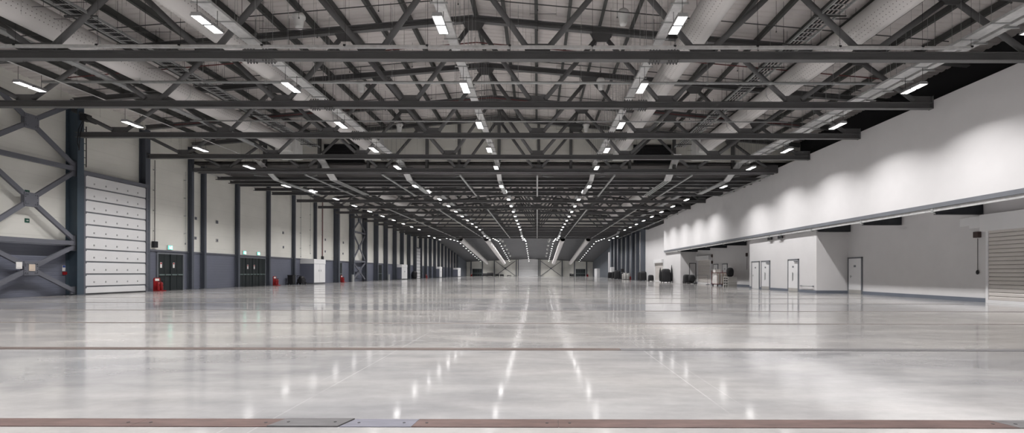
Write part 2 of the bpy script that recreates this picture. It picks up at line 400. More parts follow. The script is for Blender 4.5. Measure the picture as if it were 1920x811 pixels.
# ------------------------------------------------------------------ roof trusses
TRUSS_Y = [16.0, 20.65, 25.28, 29.94, 33.9, 43.9, 48.4, 53.1, 57.8, 62.5, 67.2, 71.9, 76.6, 81.5]
CH = Z(7.2)
def make_truss():
    t = thing('roof_truss', (0, TRUSS_Y[0], 0), '', 'roof truss', 'roof trusses spanning the hall')
    m = MB(); m.ibeam((XL + 0.45, 0, CH), (XU - 0.02, 0, CH), 0.24, 0.27, 0.025); m.build('bottom_chord', STEEL, t)
    for x in (XL + 0.3, XU + 1.6):
        MB().ibeam((x, 0, roof(x)), (XRIDGE, 0, roof(XRIDGE)), 0.22, 0.26, 0.025).build('top_chord', STEEL, t)
    bots = [5.5 * i for i in range(-4, 4)]; tops = [5.5 * i + 2.75 for i in range(-5, 3)]
    for bx in bots:
        for tx in (bx - 2.75, bx + 2.75):
            if tx > 17.5: tx = 16.75
            dx = math.copysign(0.32, tx - bx)
            zt = roof(tx) - 0.2 if abs(tx - 16.75) > 0.1 else CH + 1.5
            if abs(tx - 16.75) < 0.1: continue
            MB().tube((bx + dx, 0, CH + 0.25), (tx - dx * 0.9, 0, zt - 0.25), 0.098, 12).build('web_member', STEEL, t, True)
        MB().prism([(bx - 0.42, CH + 0.13), (bx + 0.42, CH + 0.13), (bx + 0.42, CH + 0.42), (bx - 0.42, CH + 0.42)], 'y', -0.02, 0.02).build('gusset_plate', STEEL, t)
    for tx in tops:
        zt = roof(tx) - 0.13
        if tx < XL + 0.2: continue
        MB().prism([(tx - 0.5, zt), (tx + 0.5, zt), (tx + 0.3, zt - 0.36), (tx - 0.3, zt - 0.36)], 'y', -0.02, 0.02).build('gusset_plate', STEEL, t)
    for sx in (-9.25, 4.2):                       # bolted chord splices
        m = MB()
        m.box(sx - 0.5, sx + 0.5, -0.14, 0.14, CH - 0.16, CH - 0.135); m.box(sx - 0.5, sx + 0.5, -0.14, 0.14, CH + 0.135, CH + 0.16)
        for i in range(10):
            if i in (4, 5): continue
            x = sx - 0.45 + 0.1 * i
            for y in (-0.09, 0.09): m.tube((x, y, CH - 0.22), (x, y, CH - 0.13), 0.022, 6); m.tube((x, y, CH + 0.13), (x, y, CH + 0.22), 0.022, 6)
        m.build('bolted_splice', STEEL, t)
    MB().box(XU - 0.03, XU - 0.005, -0.13, 0.13, CH - 0.15, CH + 0.4).build('end_plate', STEEL, t)
    return t
tr = make_truss()
for i, y in enumerate(TRUSS_Y):
    o = tr if i == 0 else dup(tr, (0, y, 0))
    if i < 5: o['label'] = 'dark grey steel roof truss across the hall, %s one from the camera' % ('nearest' if i == 0 else ORD[i])
    else: o['label'] = 'dark steel roof truss past the low link zone, %s beyond it' % ORD[i - 5]

# purlins under the deck (one run each, per hall)
pur = [XRIDGE + 0.12] + [XRIDGE + s * 1.36 * k for k in range(1, 16) for s in (-1, 1)]
pur = [x for x in pur if XL + 0.3 < x < 17.0]
for nm, y0, y1, word in (('roof_purlin', 6.0, Y1 - 0.05, 'near hall roof'), ('roof_purlin', Y2 + 0.05, Y3 - 0.05, 'middle hall roof')):
    for x in sorted(pur):
        k = round(abs(x - XRIDGE) / 1.36)
        z = roof(x) + 0.13 + 0.13
        m = MB(); m.box(-0.035, 0.035, y0, y1, -0.13, 0.13); m.box(-0.1, 0.035, y0, y1, -0.135, -0.115)
        o = m.build(nm, PURLIN); o.location = (x, 0, z)
        if k == 0: lb = 'dark steel ridge purlin under the %s' % word
        else: lb = 'dark steel purlin under the %s, %s to the %s of the ridge' % (word, ORD[k - 1], 'left' if x < XRIDGE else 'right')
        tag(o, lb, 'purlin', 'roof purlins of the ' + word)

# longitudinal ties at bottom-chord level in the link zone and the middle hall
for nm, y0, y1, word in (('longitudinal_tie', 34.1, 43.5, 'first low link zone'), ('longitudinal_tie', 53.2, 97, 'far end of the trusses')):
    for k in range(-3, 4):
        x = 5.5 * k
        zt = Z(6.94 if y0 < 40 else 7.02)
        o = MB().beam((x, y0, zt), (x, y1, zt), 0.12, 0.08).build(nm, SILVERD)
        w = 'central' if k == 0 else '%s %s of centre' % (ORD[abs(k) - 1], 'left' if k < 0 else 'right')
        tag(o, 'slim pale lengthwise tie at the %s, %s' % (word, w), 'steel tie', 'lengthwise steel ties')
# transverse beams of the link zones
for i, y in enumerate((36.4, 37.9, 39.1, 41.2)):
    m = MB().ibeam((XL + 0.45, y, Z(7.1)), (XU - 0.02, y, Z(7.1)), 0.2, 0.24, 0.02)
    m.beam((XL + 0.45, y - 0.2, Z(6.98)), (XU - 0.3, y - 0.2, Z(6.98)), 0.05, 0.05)
    tag(m.build('link_beam', STEEL), 'straight dark beam across the low link zone, %s behind the thick near truss' % ORD[i], 'beam', 'beams of the link zone')
for i, y in enumerate((84.5, 88, 92, 97.3)):
    m = MB().ibeam((XL + 0.45, y, Z(7.1)), (XU + 0.2, y, Z(7.1)), 0.25, 0.3, 0.02)
    if i == 0:
        for k in range(80): m.box(XL + 1 + k * 0.5, XL + 1.12 + k * 0.5, y - 0.05, y + 0.05, Z(7.25), Z(7.6))
        m.box(XL + .5, XU, y - .06, y + .06, Z(7.58), Z(7.7))
    tag(m.build('link_beam', STEEL), 'dark beam before the far hall, %s after the last truss' % ORD[i], 'beam', 'beams before the far hall')
# diagonal plan bracing in the link zone
for i, x in enumerate((-19.2, -8.2, 2.8, 13.0)):
    o = MB().beam((x - 2.4, 36.6, Z(7.4)), (x + 2.4, 41.0, Z(7.4)), 0.1, 0.08).beam((x + 2.4, 36.6, Z(7.4)), (x - 2.4, 41.0, Z(7.4)), 0.1, 0.08).build('plan_brace', SILVERD)
    tag(o, 'pale crossed flat brace overhead in the link zone, %s from the left' % ORD[i], 'brace', 'crossed braces in the link zone')

m = MB().ibeam((XL + 0.45, Y1 - 0.14, Z(7.22)), (XU - 0.02, Y1 - 0.14, Z(7.22)), 0.24, 0.32, 0.025)
tag(m.build('gable_girder', STEEL), 'thick dark girder carrying the gable posts behind the fifth truss', 'girder')
# gable posts and louvres
for i, x in enumerate((-19.5, -15.6, -12.1, -7.9, -5.6, -2.75, 0.1, 2.4, 6.6, 9.8, 14.0)):
    MBx = MB().ibeam((x, Y1 - 0.12, Z(7.35)), (x, Y1 - 0.12, roof(x) + 0.3), 0.2, 0.2, 0.02, (0, 1, 0))
    tag(MBx.build('gable_post', STEEL), 'dark steel post on the cream gable above the trusses, %s from the left' % ORD[i], 'post', 'posts of the gable')
for i, (x0, x1) in enumerate(((-15.3, -12.4), (6.9, 9.6))):
    t = thing('vent_louvre', ((x0 + x1) / 2, Y1 - 0.06, Z(7.83)), 'large black louvre in the gable above the trusses, %s one' % ('left' if i == 0 else 'right'), 'louvre')
    w = (x1 - x0) / 2
    m = MB(); m.box(-w, w, -0.03, 0.03, 0, 0.06); m.box(-w, w, -0.03, 0.03, 1.3, 1.36); m.box(-w, -w + .06, -0.03, 0.03, 0, 1.3); m.box(w - .06, w, -0.03, 0.03, 0, 1.3); m.build('louvre_frame', BLACK, t)
    m = MB()
    for k in range(10): m.beam((-w, 0.02, 0.12 + k * 0.12), (w, 0.02, 0.12 + k * 0.12), 0.08, 0.02, (0, 0.6, 0.8))
    m.box(-w, w, 0.03, 0.05, 0, 1.36); m.build('louvre_blades', VOID, t)

# ------------------------------------------------------------------ lamps
def make_lamp():
    t = thing('high_bay_light', (0, 0, 0), '', 'ceiling light')
    ld = bpy.data.lights.new('led_light', 'AREA'); ld.shape = 'RECTANGLE'; ld.size = 0.23; ld.size_y = 0.42
    ld.energy = LAMP_W / 2; ld.color = (1.0, 0.978, 0.968); ld.spread = math.radians(130)
    for s in (-1, 1):
        y = s * 0.26
        m = MB().box(-0.15, 0.15, y - 0.235, y + 0.235, 0.0, 0.05)
        for k in range(7): m.box(-0.13, 0.13, y - 0.22 + k * 0.068, y - 0.2 + k * 0.068, 0.05, 0.11)
        h = m.build('lamp_housing', ALU, t)
        MB().box(-0.12, 0.12, y - 0.215, y + 0.215, -0.006, 0.001).build('led_lens', LENS, t)
        lo = bpy.data.objects.new('led_light', ld); COL.objects.link(lo); lo.parent = t; lo.location = (0, y, -0.012)
    MB().box(-0.05, 0.05, -0.12, 0.12, 0.05, 0.13).build('driver_box', ALU, t)
    for y in (-0.42, 0.42): MB().tube((0, y, 0.1), (0, y, 0.62), 0.008, 6).build('hanger_rod', WIRE, t)
    return t
LAMP_W = 185.0
lamp = make_lamp()
ROWS = [(-19.26, 'far left'), (-9.35, 'left middle'), (-2.75, 'centre'), (3.97, 'right middle'), (14.28, 'far right')]
LY = [(13.6 + 4.62 * k, 7.0) for k in range(-4, 5)] + [(36.8, 6.6)] + [(13.6 + 4.62 * k, 7.0) for k in range(6, 15)] + [(85.4, 6.5), (90, 6.5), (95, 6.5)]
for i in range(14):
    y = 102 + 4.7 * i; LY.append((y, h3(y) - 1.3))
first = True
for x, word in ROWS:
    for j, (y, zp) in enumerate(LY):
        o = lamp if first else dup(lamp); first = False
        o.location = (x, y, Z(zp))
        if j < 4: lb = 'LED high-bay light overhead outside the top of the photo, %s row' % word; 
        else: lb = 'twin-panel white LED high-bay light in the %s row, %s one into the photo' % (word, ORD[j - 4])
        if j < 4: lb = 'LED high-bay light of the %s row, %s before the first one in the photo' % (word, ORD[3 - j])
        o['label'] = lb; o['group'] = 'LED high-bay lights in the %s row' % word

# ------------------------------------------------------------------ trays, pipes, ducts
def tray_mesh(m, x, y0, y1, z0, z1, w, h=0.08, step=0.0):
    m.beam((x, y0, z0), (x, y1, z1), w, 0.012)
    for s in (-1, 1): m.beam((x + s * w / 2, y0, z0 + h / 2), (x + s * w / 2, y1, z1 + h / 2), 0.012, h)
    return m
TR = Z(7.68)
for x, w, word, cat in ((-9.56, 0.42, 'left middle', 0), (-2.81, 0.31, 'centre', 0), (4.04, 0.31, 'right middle', 0), (14.2, 0.45, 'far right', 0)):
    t = thing('cable_tray', (x, 0, 0), 'pale galvanised cable tray above the %s row of lights' % word, 'cable tray', 'trays above the lights')
    tray_mesh(MB(), 0, 5, 33.6, TR, TR, w).build('tray_run', SILVER, t)
    tray_mesh(MB(), 0, 33.6, 36.0, TR, Z(6.88), w).build('tray_drop', SILVER, t)
    tray_mesh(MB(), 0, 36.0, 42.0, Z(6.88), Z(6.88), w).build('tray_run', SILVERD, t)
    tray_mesh(MB(), 0, 42.0, 44.0, Z(6.88), TR, w).build('tray_drop', SILVERD, t)
    tray_mesh(MB(), 0, 44.0, 82.0, TR, TR, w).build('tray_run', SILVERD, t)
    tray_mesh(MB(), 0, 82.0, 84.6, TR, Z(6.9), w).build('tray_drop', SILVERD, t)
    tray_mesh(MB(), 0, 84.6, 97, Z(6.9), Z(6.9), w).build('tray_run', SILVERD, t)
    m = MB()
    for k in range(27):
        y = 6.3 + k * 1.05
        m = MB().beam((-w / 2 - 0.1, y, TR - 0.02), (w / 2 + 0.1, y, TR - 0.02), 0.04, 0.03)
        for s in (-1, 1): m.tube((s * (w / 2 + 0.08), y, TR - 0.05), (s * (w / 2 + 0.08), y, roof(x) + 0.4), 0.006, 4)
        m.build('tray_hanger', SILVERD, t)
# conduit run beside the far left lights
t = thing('lighting_trunking', (-19.26, 0, 0), 'slim silver conduit just above the far left row of lights', 'conduit')
MB().tube((0.25, 5, Z(7.55)), (0.25, 33.5, Z(7.55)), 0.022, 8).build('conduit_run', SILVER, t)
tray_mesh(MB(), 1.5, 5, 33.5, Z(7.95), Z(7.95), 0.3).build('tray_run', SILVERD, t)
tray_mesh(MB(), -0.3, 33.6, 36, Z(7.75), Z(6.88), 0.35).build('tray_drop', SILVER, t)
tray_mesh(MB(), -0.3, 36, 43, Z(6.88), Z(6.88), 0.35).build('tray_run', SILVERD, t)
# second narrow tray beside the far right one
t = thing('narrow_tray', (14.72, 0, 0), 'narrow galvanised tray beside the far right light row tray', 'cable tray')
tray_mesh(MB(), 0, 5, 33.6, TR, TR, 0.26).build('tray_run', SILVER, t)
m = MB()
for k in range(27): MB().box(-0.2, 0.25, 6.5 + k * 1.05, 6.54 + k * 1.05, TR - 0.06, TR - 0.02).box(0.22, 0.24, 6.51 + k * 1.05, 6.53 + k * 1.05, TR - 0.05, TR + 0.15).build('tray_bracket', SILVERD, t)
# cable ladders beside the outer ducts
for x, zp, word in ((-15.25, 8.55, 'left'), (9.75, 8.6, 'right')):
    t = thing('cable_ladder', (x, 0, 0), 'dark cable ladder hung beside the outer %s duct' % word, 'cable ladder', 'ladders beside the ducts')
    for s in (-1, 1): MB().box(s * 0.3 - 0.02, s * 0.3 + 0.02, 5, 33, Z(zp), Z(zp) + 0.09).build('side_rail', SILVERD, t)
    tray_mesh(MB(), 0, 33.3, 36.0, Z(zp) - 0.35, Z(6.88), 0.5).build('ladder_drop', SILVER, t)
    for q in (-0.2, 0.0, 0.2): MB().beam((q, 36.0, Z(6.92)), (q, 42.8, Z(6.92)), 0.09, 0.06).build('ladder_run', SILVERD, t)
    m = MB()
    for k in range(92): m.box(-0.3, 0.3, 5.2 + k * 0.3, 5.23 + k * 0.3, Z(zp) + 0.02, Z(zp) + 0.045)
    m.build('ladder_rungs', SILVERD, t)
    for q in range(3): MB().tube((-0.15 + q * 0.14, 5, Z(zp) + 0.08), (-0.15 + q * 0.14, 33, Z(zp) + 0.08), 0.03, 6).build('power_cable', BLACK, t)
    m = MB()
    for k in range(14):
        y = 6 + 2 * k; m = MB().box(-0.55, 0.55, y, y + 0.05, Z(zp) - 0.04, Z(zp))
        for s in (-1, 1): m.tube((s * 0.52, y + 0.02, Z(zp)), (s * 0.52, y + 0.02, roof(x) + 0.4), 0.008, 4)
        m.build('trapeze_hanger', WIRE, t)

# round ducts
def duct_mesh(y0, y1, z0, z1, r, n=28):
    m = MB(); m.uv = []; segs = 12
    ang = math.atan2(z1 - z0, y1 - y0)
    for j in range(segs + 1):
        y = y0 + (y1 - y0) * j / segs; z = z0 + (z1 - z0) * j / segs
        for k in range(n + 1):
            a = 2 * PI * k / n - PI / 2
            m.v.append((math.cos(a) * r, y, z + math.sin(a) * r)); m.uv.append((k / n * 2 * PI * r, y))
    for j in range(segs):
        for k in range(n): m.f.append((j * (n + 1) + k, j * (n + 1) + k + 1, (j + 1) * (n + 1) + k + 1, (j + 1) * (n + 1) + k))
    return m
def ring(m, y, z, r, w=0.05, n=24):
    m.tube((0, y - w / 2, z), (0, y + w / 2, z), r, n)
DX = [(-16.6, 'outer left'), (-11.05, 'inner left'), (5.55, 'inner right'), (11.1, 'outer right')]
for x, word in DX:
    t = thing('air_duct', (x, 0, 0), 'fat pale round %s air duct overhead in the near hall' % word, 'air duct', 'round air ducts of the near hall')
    zc = Z(8.4)
    duct_mesh(6, 31.4, zc, zc, 0.46).build('duct_tube', DUCT, t, True)
    for k in range(6):
        m = MB(); ring(m, 8.4 + 4.65 * k, zc, 0.475); m.build('duct_joint', SILVER, t, True)
    m = MB(); m.prism([(-0.46, zc - 0.46), (0.46, zc - 0.46), (0.46, zc + 0.4), (-0.46, zc + 0.4)], 'y', 31.3, 31.6)
    m.box(-0.66, 0.66, 31.6, 32.6, Z(7.62), zc + 0.5); m.build('end_plenum', LAMPW, t)
    m = MB()
    for k in range(8):
        y = 7.2 + 3.2 * k; m = MB().beam((-0.75, y, zc + 0.5), (0.75, y, zc + 0.5), 0.03, 0.03)
        for s in (-1, 1): m.tube((s * 0.7, y, zc + 0.5), (s * 0.7, y, roof(x) + 0.4), 0.008, 4)
        m.build('duct_hanger', WIRE, t)
    t = thing('air_duct', (x, 0, 0), 'pale round %s air duct among the trusses of the middle hall' % word, 'air duct', 'round air ducts of the middle hall')
    duct_mesh(45, 81, zc, zc, 0.46).build('duct_tube', DUCT, t, True)
    m = MB()
    for k in range(8): MB().tube((0, 46 + k * 4.7, zc + 0.4), (0, 46 + k * 4.7, roof(x) + 0.4), 0.01, 4).build('duct_hanger', WIRE, t)
    t = thing('air_duct', (x, 0, 0), 'pale round %s air duct sloping down towards the far wall' % word, 'air duct', 'round air ducts of the far hall')
    duct_mesh(104, 160, Z(7.35), Z(3.3), 0.55).build('duct_tube', DUCT, t, True)
    m = MB()
    for k in range(6):
        y = 106 + k * 9; MB().tube((0, y, Z(7.35 - (y - 104) * 0.0723) + 0.5), (0, y, Z(h3(y)) - 0.02), 0.012, 4).build('duct_hanger', WIRE, t)

# silver rail on the nearest truss and grey pipe on the second
def railx(x0, x1, y, z, r, name, mt, label, cat, seg, gaps=()):
    t = thing(name, (0, y, 0), label, cat)
    x = x0
    while x < x1:
        e = min(x + seg, x1)
        MB().box(x + 0.01, e - 0.01, -r, r, z - r, z + r).build('rail_length', mt, t, bevel=0.004)
        m = MB().box(e - 0.05, e + 0.03, -r * 1.3, r * 1.3, z + r * .2, z + r * 1.4); m.tube((e, 0, z + r), (e, 0, min(z + 2.2, roof(e) + .4)), 0.006, 4)
        m.build('rail_clamp', BLACK, t)
        x = e
    return t
railx(-22.5, 14.2, 15.72, Z(7.38), 0.045, 'busbar_rail', SILVER, 'bright silver rail along the front of the nearest truss', 'rail', 2.7)
t = thing('service_pipe', (0, 19.8, 0), 'long grey service pipe running along the second truss', 'pipe')
MB().tube((-20.4, 0, Z(7.83)), (15.2, 0, Z(7.83)), 0.055, 12).build('pipe_run', SILVERD, t, True)
for k in range(14):
    x = -19 + k * 2.6
    MB().tube((x - 0.05, 0, Z(7.83)), (x + 0.05, 0, Z(7.83)), 0.068, 12).tube((x, 0, Z(7.88)), (x, 0, roof(x) + 0.3), 0.008, 4).build('pipe_clip', SILVERD, t)
t = thing('service_pipe', (0, 24.9, 0), 'thin grey service pipe running along the third truss', 'pipe')
MB().tube((-18, 0, Z(7.84)), (13, 0, Z(7.84)), 0.035, 8).build('pipe_run', SILVERD, t, True)
m = MB()
for k in range(10): MB().tube((-17 + k * 3.2, 0, Z(7.84)), (-17 + k * 3.2, 0, roof(-17 + k * 3.2) + 0.3), 0.008, 4).build('pipe_hanger', WIRE, t)
# red and dark sprinkler pipes under the roof
spr = [(18.1, WIRE, 0.02), (19.6, WIRE, 0.018), (21.6, REDPIPE, 0.025), (23.0, WIRE, 0.02), (27.2, WIRE, 0.02), (28.4, REDPIPE, 0.025), (31.5, WIRE, 0.02), (15.2, WIRE, 0.018), (14.4, WIRE, 0.016)]
for i, (y, mt, r) in enumerate(sorted(spr, key=lambda q: q[0])):
    t = thing('sprinkler_pipe', (0, y, 0), '%s sprinkler pipe under the roof slopes, %s from the camera' % ('red' if mt is REDPIPE else 'thin dark', ORD[i]), 'pipe', 'sprinkler pipes under the roof')
    for x0, x1 in ((-21.5, XRIDGE), (XRIDGE, 15.5)):
        m = MB().tube((x0, 0, roof(x0) - 0.55), (x1, 0, roof(x1) - 0.55), r, 8); m.build('pipe_run', mt, t)
    m = MB()
    for k in range(13):
        x = -21 + k * 3; m = MB(); m.tube((x, 0, roof(x) - 0.75), (x, 0, roof(x) + 0.4), 0.007, 4); m.lathe([(0.0, -0.02), (0.03, 0), (0.012, 0.05)], (x, 0, roof(x) - 0.78), 6); m.build('sprinkler_drop', WIRE, t)
# short trapeze rods with drop wires scattered below the deck
m = MB()
for i in range(70):
    x = random.uniform(-21, 15); y = random.uniform(13, 33); w = random.uniform(0.5, 1.1); z = roof(x) - random.uniform(0.3, 1.5)
    m.beam((x - w, y, z), (x + w, y, z), 0.012, 0.012)
    for s in (-1, 1): m.tube((x + s * w, y, z - 0.08), (x + s * w, y, roof(x + s * w) + 0.41), 0.0035, 4)
    for q in range(2):
        xx = x + random.uniform(-3, 3); m.tube((xx, y + 0.4, roof(xx) - random.uniform(0.8, 2.6)), (xx, y + 0.4, roof(xx) + 0.41), 0.003, 4)
tag(m.build('hanger_wires', WIRE), 'fine dark hanger wires and rods under the pale roof deck', 'wires', None, 'stuff')

# dome loudspeakers hung under the roof
for side, x, zp, ys in (('left', -9.2, 9.75, (18.5, 25.0, 32.0)), ('right', 3.3, 9.9, (18.5, 25.0, 32.5))):
    for i, y in enumerate(ys):
        t = thing('pendant_speaker', (x, y, Z(zp)), 'white domed pendant speaker under the roof %s of the ridge, %s from the camera' % (side, ORD[i]), 'speaker', 'domed pendant speakers')
        MB().lathe([(0, 0.22), (0.17, 0.22), (0.24, 0.12), (0.24, 0.04), (0.18, 0.0), (0.15, -0.28), (0.12, -0.36), (0, -0.36)], (0, 0, 0), 18).build('speaker_body', LAMPW, t, True)
        MB().tube((0, 0, 0.2), (0, 0, roof(x) + 0.4 - Z(zp)), 0.012, 6).build('hanging_rod', WIRE, t)
for i, (x, y) in enumerate([(x, y) for x in (-8.3, 2.8) for y in (108, 116, 124, 132, 140, 148)]):
    zz = Z(h3(y))
    t = thing('pendant_speaker', (x, y, zz - 1.2), 'small pale pendant speaker in the far hall, %s from the camera in the %s row' % (ORD[i % 6], 'left' if x < 0 else 'right'), 'speaker', 'pendant speakers of the far hall')
    MB().lathe([(0, 0.3), (0.2, 0.25), (0.28, 0), (0.2, -0.3), (0, -0.35)], (0, 0, 0), 12).build('speaker_body', LAMPW, t, True)
    MB().tube((0, 0, 0.25), (0, 0, 1.2 - 0.32), 0.015, 6).build('hanging_rod', WIRE, t)

# ------------------------------------------------------------------ left wall: columns
COLY = [20.65, 25.3, 29.92, 34.0, 35.3, 39.3, 43.85, 48.4, 53.1, 58.4, 63.2, 67.9, 72.7, 77.3, 82.2] + [86.6 + 4.6 * i for i in range(14)]
def make_col(y, h, mt, d=0.62, w=0.36):
    w = min(w, 0.21) if d < 0.31 else w
    m = MB().ibeam((XL + d / 2 + 0.02, 0, 0.03), (XL + d / 2 + 0.02, 0, h), w, d, 0.03, (1, 0, 0))
    return m
for i, y in enumerate(COLY):
    h = (roof(XL + 0.3) - 0.15) if y < Y3 + 3 else Z(h3(y)) - 1.0
    if y > Y3 and y < Y4: h = Z(7.7)
    d = 0.62 if y < 26 else 0.42 if y < 31 else 0.3 if y < 57 else 0.62
    t = thing('wall_column', (0, y, 0), 'steel column on the left wall, %s from the camera' % ORD[i], 'column', 'steel columns along the left wall')
    if i == 1: t['label'] = 'blue-grey steel column on the left wall left of the big sectional door'
    make_col(y, h, BLUE, d).build('column_shaft', NAVY if i == 1 else BLUE, t)
    MB().box(XL + 0.02, XL + d + 0.1, -0.25, 0.25, 0, 0.03).build('base_plate', BLUE, t)
# X bracing panels
def bracing(y0, y1, levels, label, mt=BRACE, w=0.2):
    t = thing('wall_bracing', (XL + 0.42, (y0 + y1) / 2, 0), label, 'bracing', 'crossed bracing on the left wall')
    hy = (y1 - y0) / 2 - 0.1
    for (z0, z1) in levels:
        zc = (z0 + z1) / 2
        for s in (-1, 1):
            for e in (z0 + 0.15, z1 - 0.15):
                MB().beam((0, s * hy, e), (0, s * 0.2, zc + math.copysign(0.2 * (z1 - z0) / (2 * hy), e - zc)), w, 0.12, (1, 0, 0)).build('diagonal_brace', mt, t)
            for e in (z0, z1):
                if e > 0.5 or True:
                    za, zb = (e, e + 0.4) if e == z0 else (e - 0.4, e)
                    MB().box(-0.04, 0.04, s * hy - 0.22, s * hy + 0.22, max(za, 0.02), zb).build('corner_plate', mt, t)
        m = MB().box(-0.09, 0.09, -0.33, 0.33, zc - 0.33, zc + 0.33)
        for a in (-1, 1):
            for c in (-1, 1):
                for q in (0.17, 0.26):
                    m.tube((0.09, a * q, zc + c * 0.22), (0.12, a * q, zc + c * 0.22), 0.025, 6)
                    m.tube((0.09, a * 0.27, zc + c * (q - .06)), (0.12, a * 0.27, zc + c * (q - .06)), 0.022, 6)
        m.build('gusset_plate', mt, t)
    for (z0, z1) in levels[1:]:
        MB().beam((0, -hy, z0), (0, hy, z0), 0.22, 0.2, (1, 0, 0)).build('cross_rail', mt, t)
    return t
bracing(20.65, 25.3, [(0.05, 2.72), (2.72, 6.62), (6.62, 10.2)], 'blue-grey crossed steel bracing filling the nearest bay of the left wall')
bracing(63.2, 67.9, [(0.05, 2.72), (2.72, 6.62), (6.62, 10.0)], 'distant crossed steel bracing between two columns of the left wall', BRACE, 0.2)

# sectional roller door near, and far one
def sectional(name, y0, y1, h, label, n):
    t = thing(name, (XL + 0.5, (y0 + y1) / 2, 0), label, 'roller door'); struct(t)
    w = (y1 - y0) / 2; ph = (h - 0.33) / (n - 1)
    zs = [0.0, 0.33 + 0.0] + [0.33 + ph * k for k in range(1, n)]
    zs = [0.02] + [0.42 + (h - 0.42) * k / (n - 1) for k in range(n)]
    for k in range(n):
        p = MB().box(-0.05, 0.0, -w, w, zs[k] + 0.05, zs[k + 1] - 0.03).build('door_section', RWHITE, t, bevel=0.01)
        if k > 0:
            m = MB()
            for q in range(5): m.box(0.0, 0.02, -w + 0.6 + q * (2 * w - 1.1) / 4.2 - 0.03, -w + 0.6 + q * (2 * w - 1.1) / 4.2 + 0.03, zs[k] + 0.2, zs[k] + 0.29)
            m.build('hinge_plates', ALU, p)
    m = MB().box(-0.07, -0.04, -w, w, 0.02, h); m.build('section_seal', GREYF, t)
    for s in (-1, 1):
        m = MB().box(-0.06, 0.06, s * w - 0.05, s * w + 0.05, 0, h + 0.2)
        for k in range(n): m.box(0.0, 0.09, s * w - 0.08, s * w + 0.08, zs[k + 1] - 0.08, zs[k + 1] - 0.02)
        m.build('guide_track', BRACE, t)
    MB().box(-0.1, 0.08, -w - 0.1, w + 0.1, h, h + 0.2).build('header_beam', BRACE, t)
    return t
sectional('door_1', 25.62, 29.72, 6.42, 'large white sectional roller door beside the nearest left columns', 10)
sectional('door_2', 95.8, 99.4, 6.1, 'distant white sectional roller door in the left wall of the far hall', 10)
# floor level threshold line
# far wall roller door
t = thing('door_3', (-3.07, YF, 0), 'wide pale roller door in the middle of the far wall', 'roller door'); struct(t)
for k in range(11): MB().box(-3.4, 3.4, -0.1, -0.04, 0.04 + k * 0.55, 0.53 + k * 0.55).build('door_section', RWHITE, t)
MB().box(-3.4, 3.4, -0.04, -0.01, 0, 6.1).build('section_seal', GREYF, t)
for s in (-1, 1): MB().box(s * 3.5 - 0.12, s * 3.5 + 0.12, -0.2, -0.02, 0, 6.15).build('guide_track', BLUE, t)

# fire exit doors: leaf pairs with push bars
def exit_door(name, y0, y1, h, leaves, label, sign=None):
    t = thing(name, (XL, (y0 + y1) / 2, 0), label, 'door'); struct(t)
    w = (y1 - y0) / 2
    m = MB().box(0, 0.1, -w, w, h, h + 0.1); m.box(0, 0.1, -w, -w + 0.08, 0, h); m.box(0, 0.1, w - 0.08, w, 0, h); m.build('door_frame', GREYF, t)
    a = -w + 0.08; lw = (2 * w - 0.16) / leaves
    for k in range(leaves):
        y = a + k * lw
        lf = MB().box(0.01, 0.06, y + 0.012, y + lw - 0.012, 0.02, h - 0.01).build('door_leaf', GREEN_D, t)
        MB().box(0.06, 0.13, y + 0.06, y + lw - 0.06, 1.0, 1.08).build('push_bar', BARM, lf)
        if sign and k in sign:
            MB().box(0.06, 0.065, y + lw * 0.35, y + lw * 0.35 + 0.16, 1.5, 1.86).build('door_sign', PAPER, lf)
            MB().box(0.065, 0.067, y + lw * 0.35 + 0.02, y + lw * 0.35 + 0.14, 1.74, 1.84).build('sign_mark', REDSIGN, lf)
    for k in range(1, leaves // 2):
        MB().box(0, 0.1, a + 2 * k * lw - 0.05, a + 2 * k * lw + 0.05, 0, h).build('door_post', GREEN_D, t)
    return t
exit_door('door_4', 31.1, 33.45, 2.4, 4, 'dark double pair of fire exit doors right of the sectional door', (0, 2))
exit_door('door_5', 39.6, 43.55, 2.42, 8, 'wide run of dark fire exit doors in the left wall', (2, 4))
exit_door('door_6', 58.9, 60.6, 2.4, 2, 'narrow dark exit door beyond the ninth left column')
exit_door('door_7', 73.1, 76.2, 2.4, 4, 'distant dark exit doors beside a left column')
exit_door('door_8', 100.8, 103.4, 2.4, 4, 'dark exit doors just past the distant sectional door')
# far wall exit doors
for nm, x, lb in (('door_9', -20.9, 'dark exit doors at the left of the far wall'), ('door_10', 15.2, 'dark exit doors at the right of the far wall')):
    t = thing(nm, (x, YF, 0), lb, 'door'); struct(t)
    MB().box(-1.75, 1.75, -0.08, -0.01, 0, 2.6).build('door_frame', GREYF, t)
    for k in range(4):
        lf = MB().box(-1.65 + k * 0.83, -1.65 + k * 0.83 + 0.8, -0.13, -0.08, 0.02, 2.5).build('door_leaf', GREEN_D, t)
        MB().box(-1.58 + k * 0.83, -1.58 + k * 0.83 + 0.66, -0.2, -0.13, 1.0, 1.12).build('push_bar', BARM, lf)
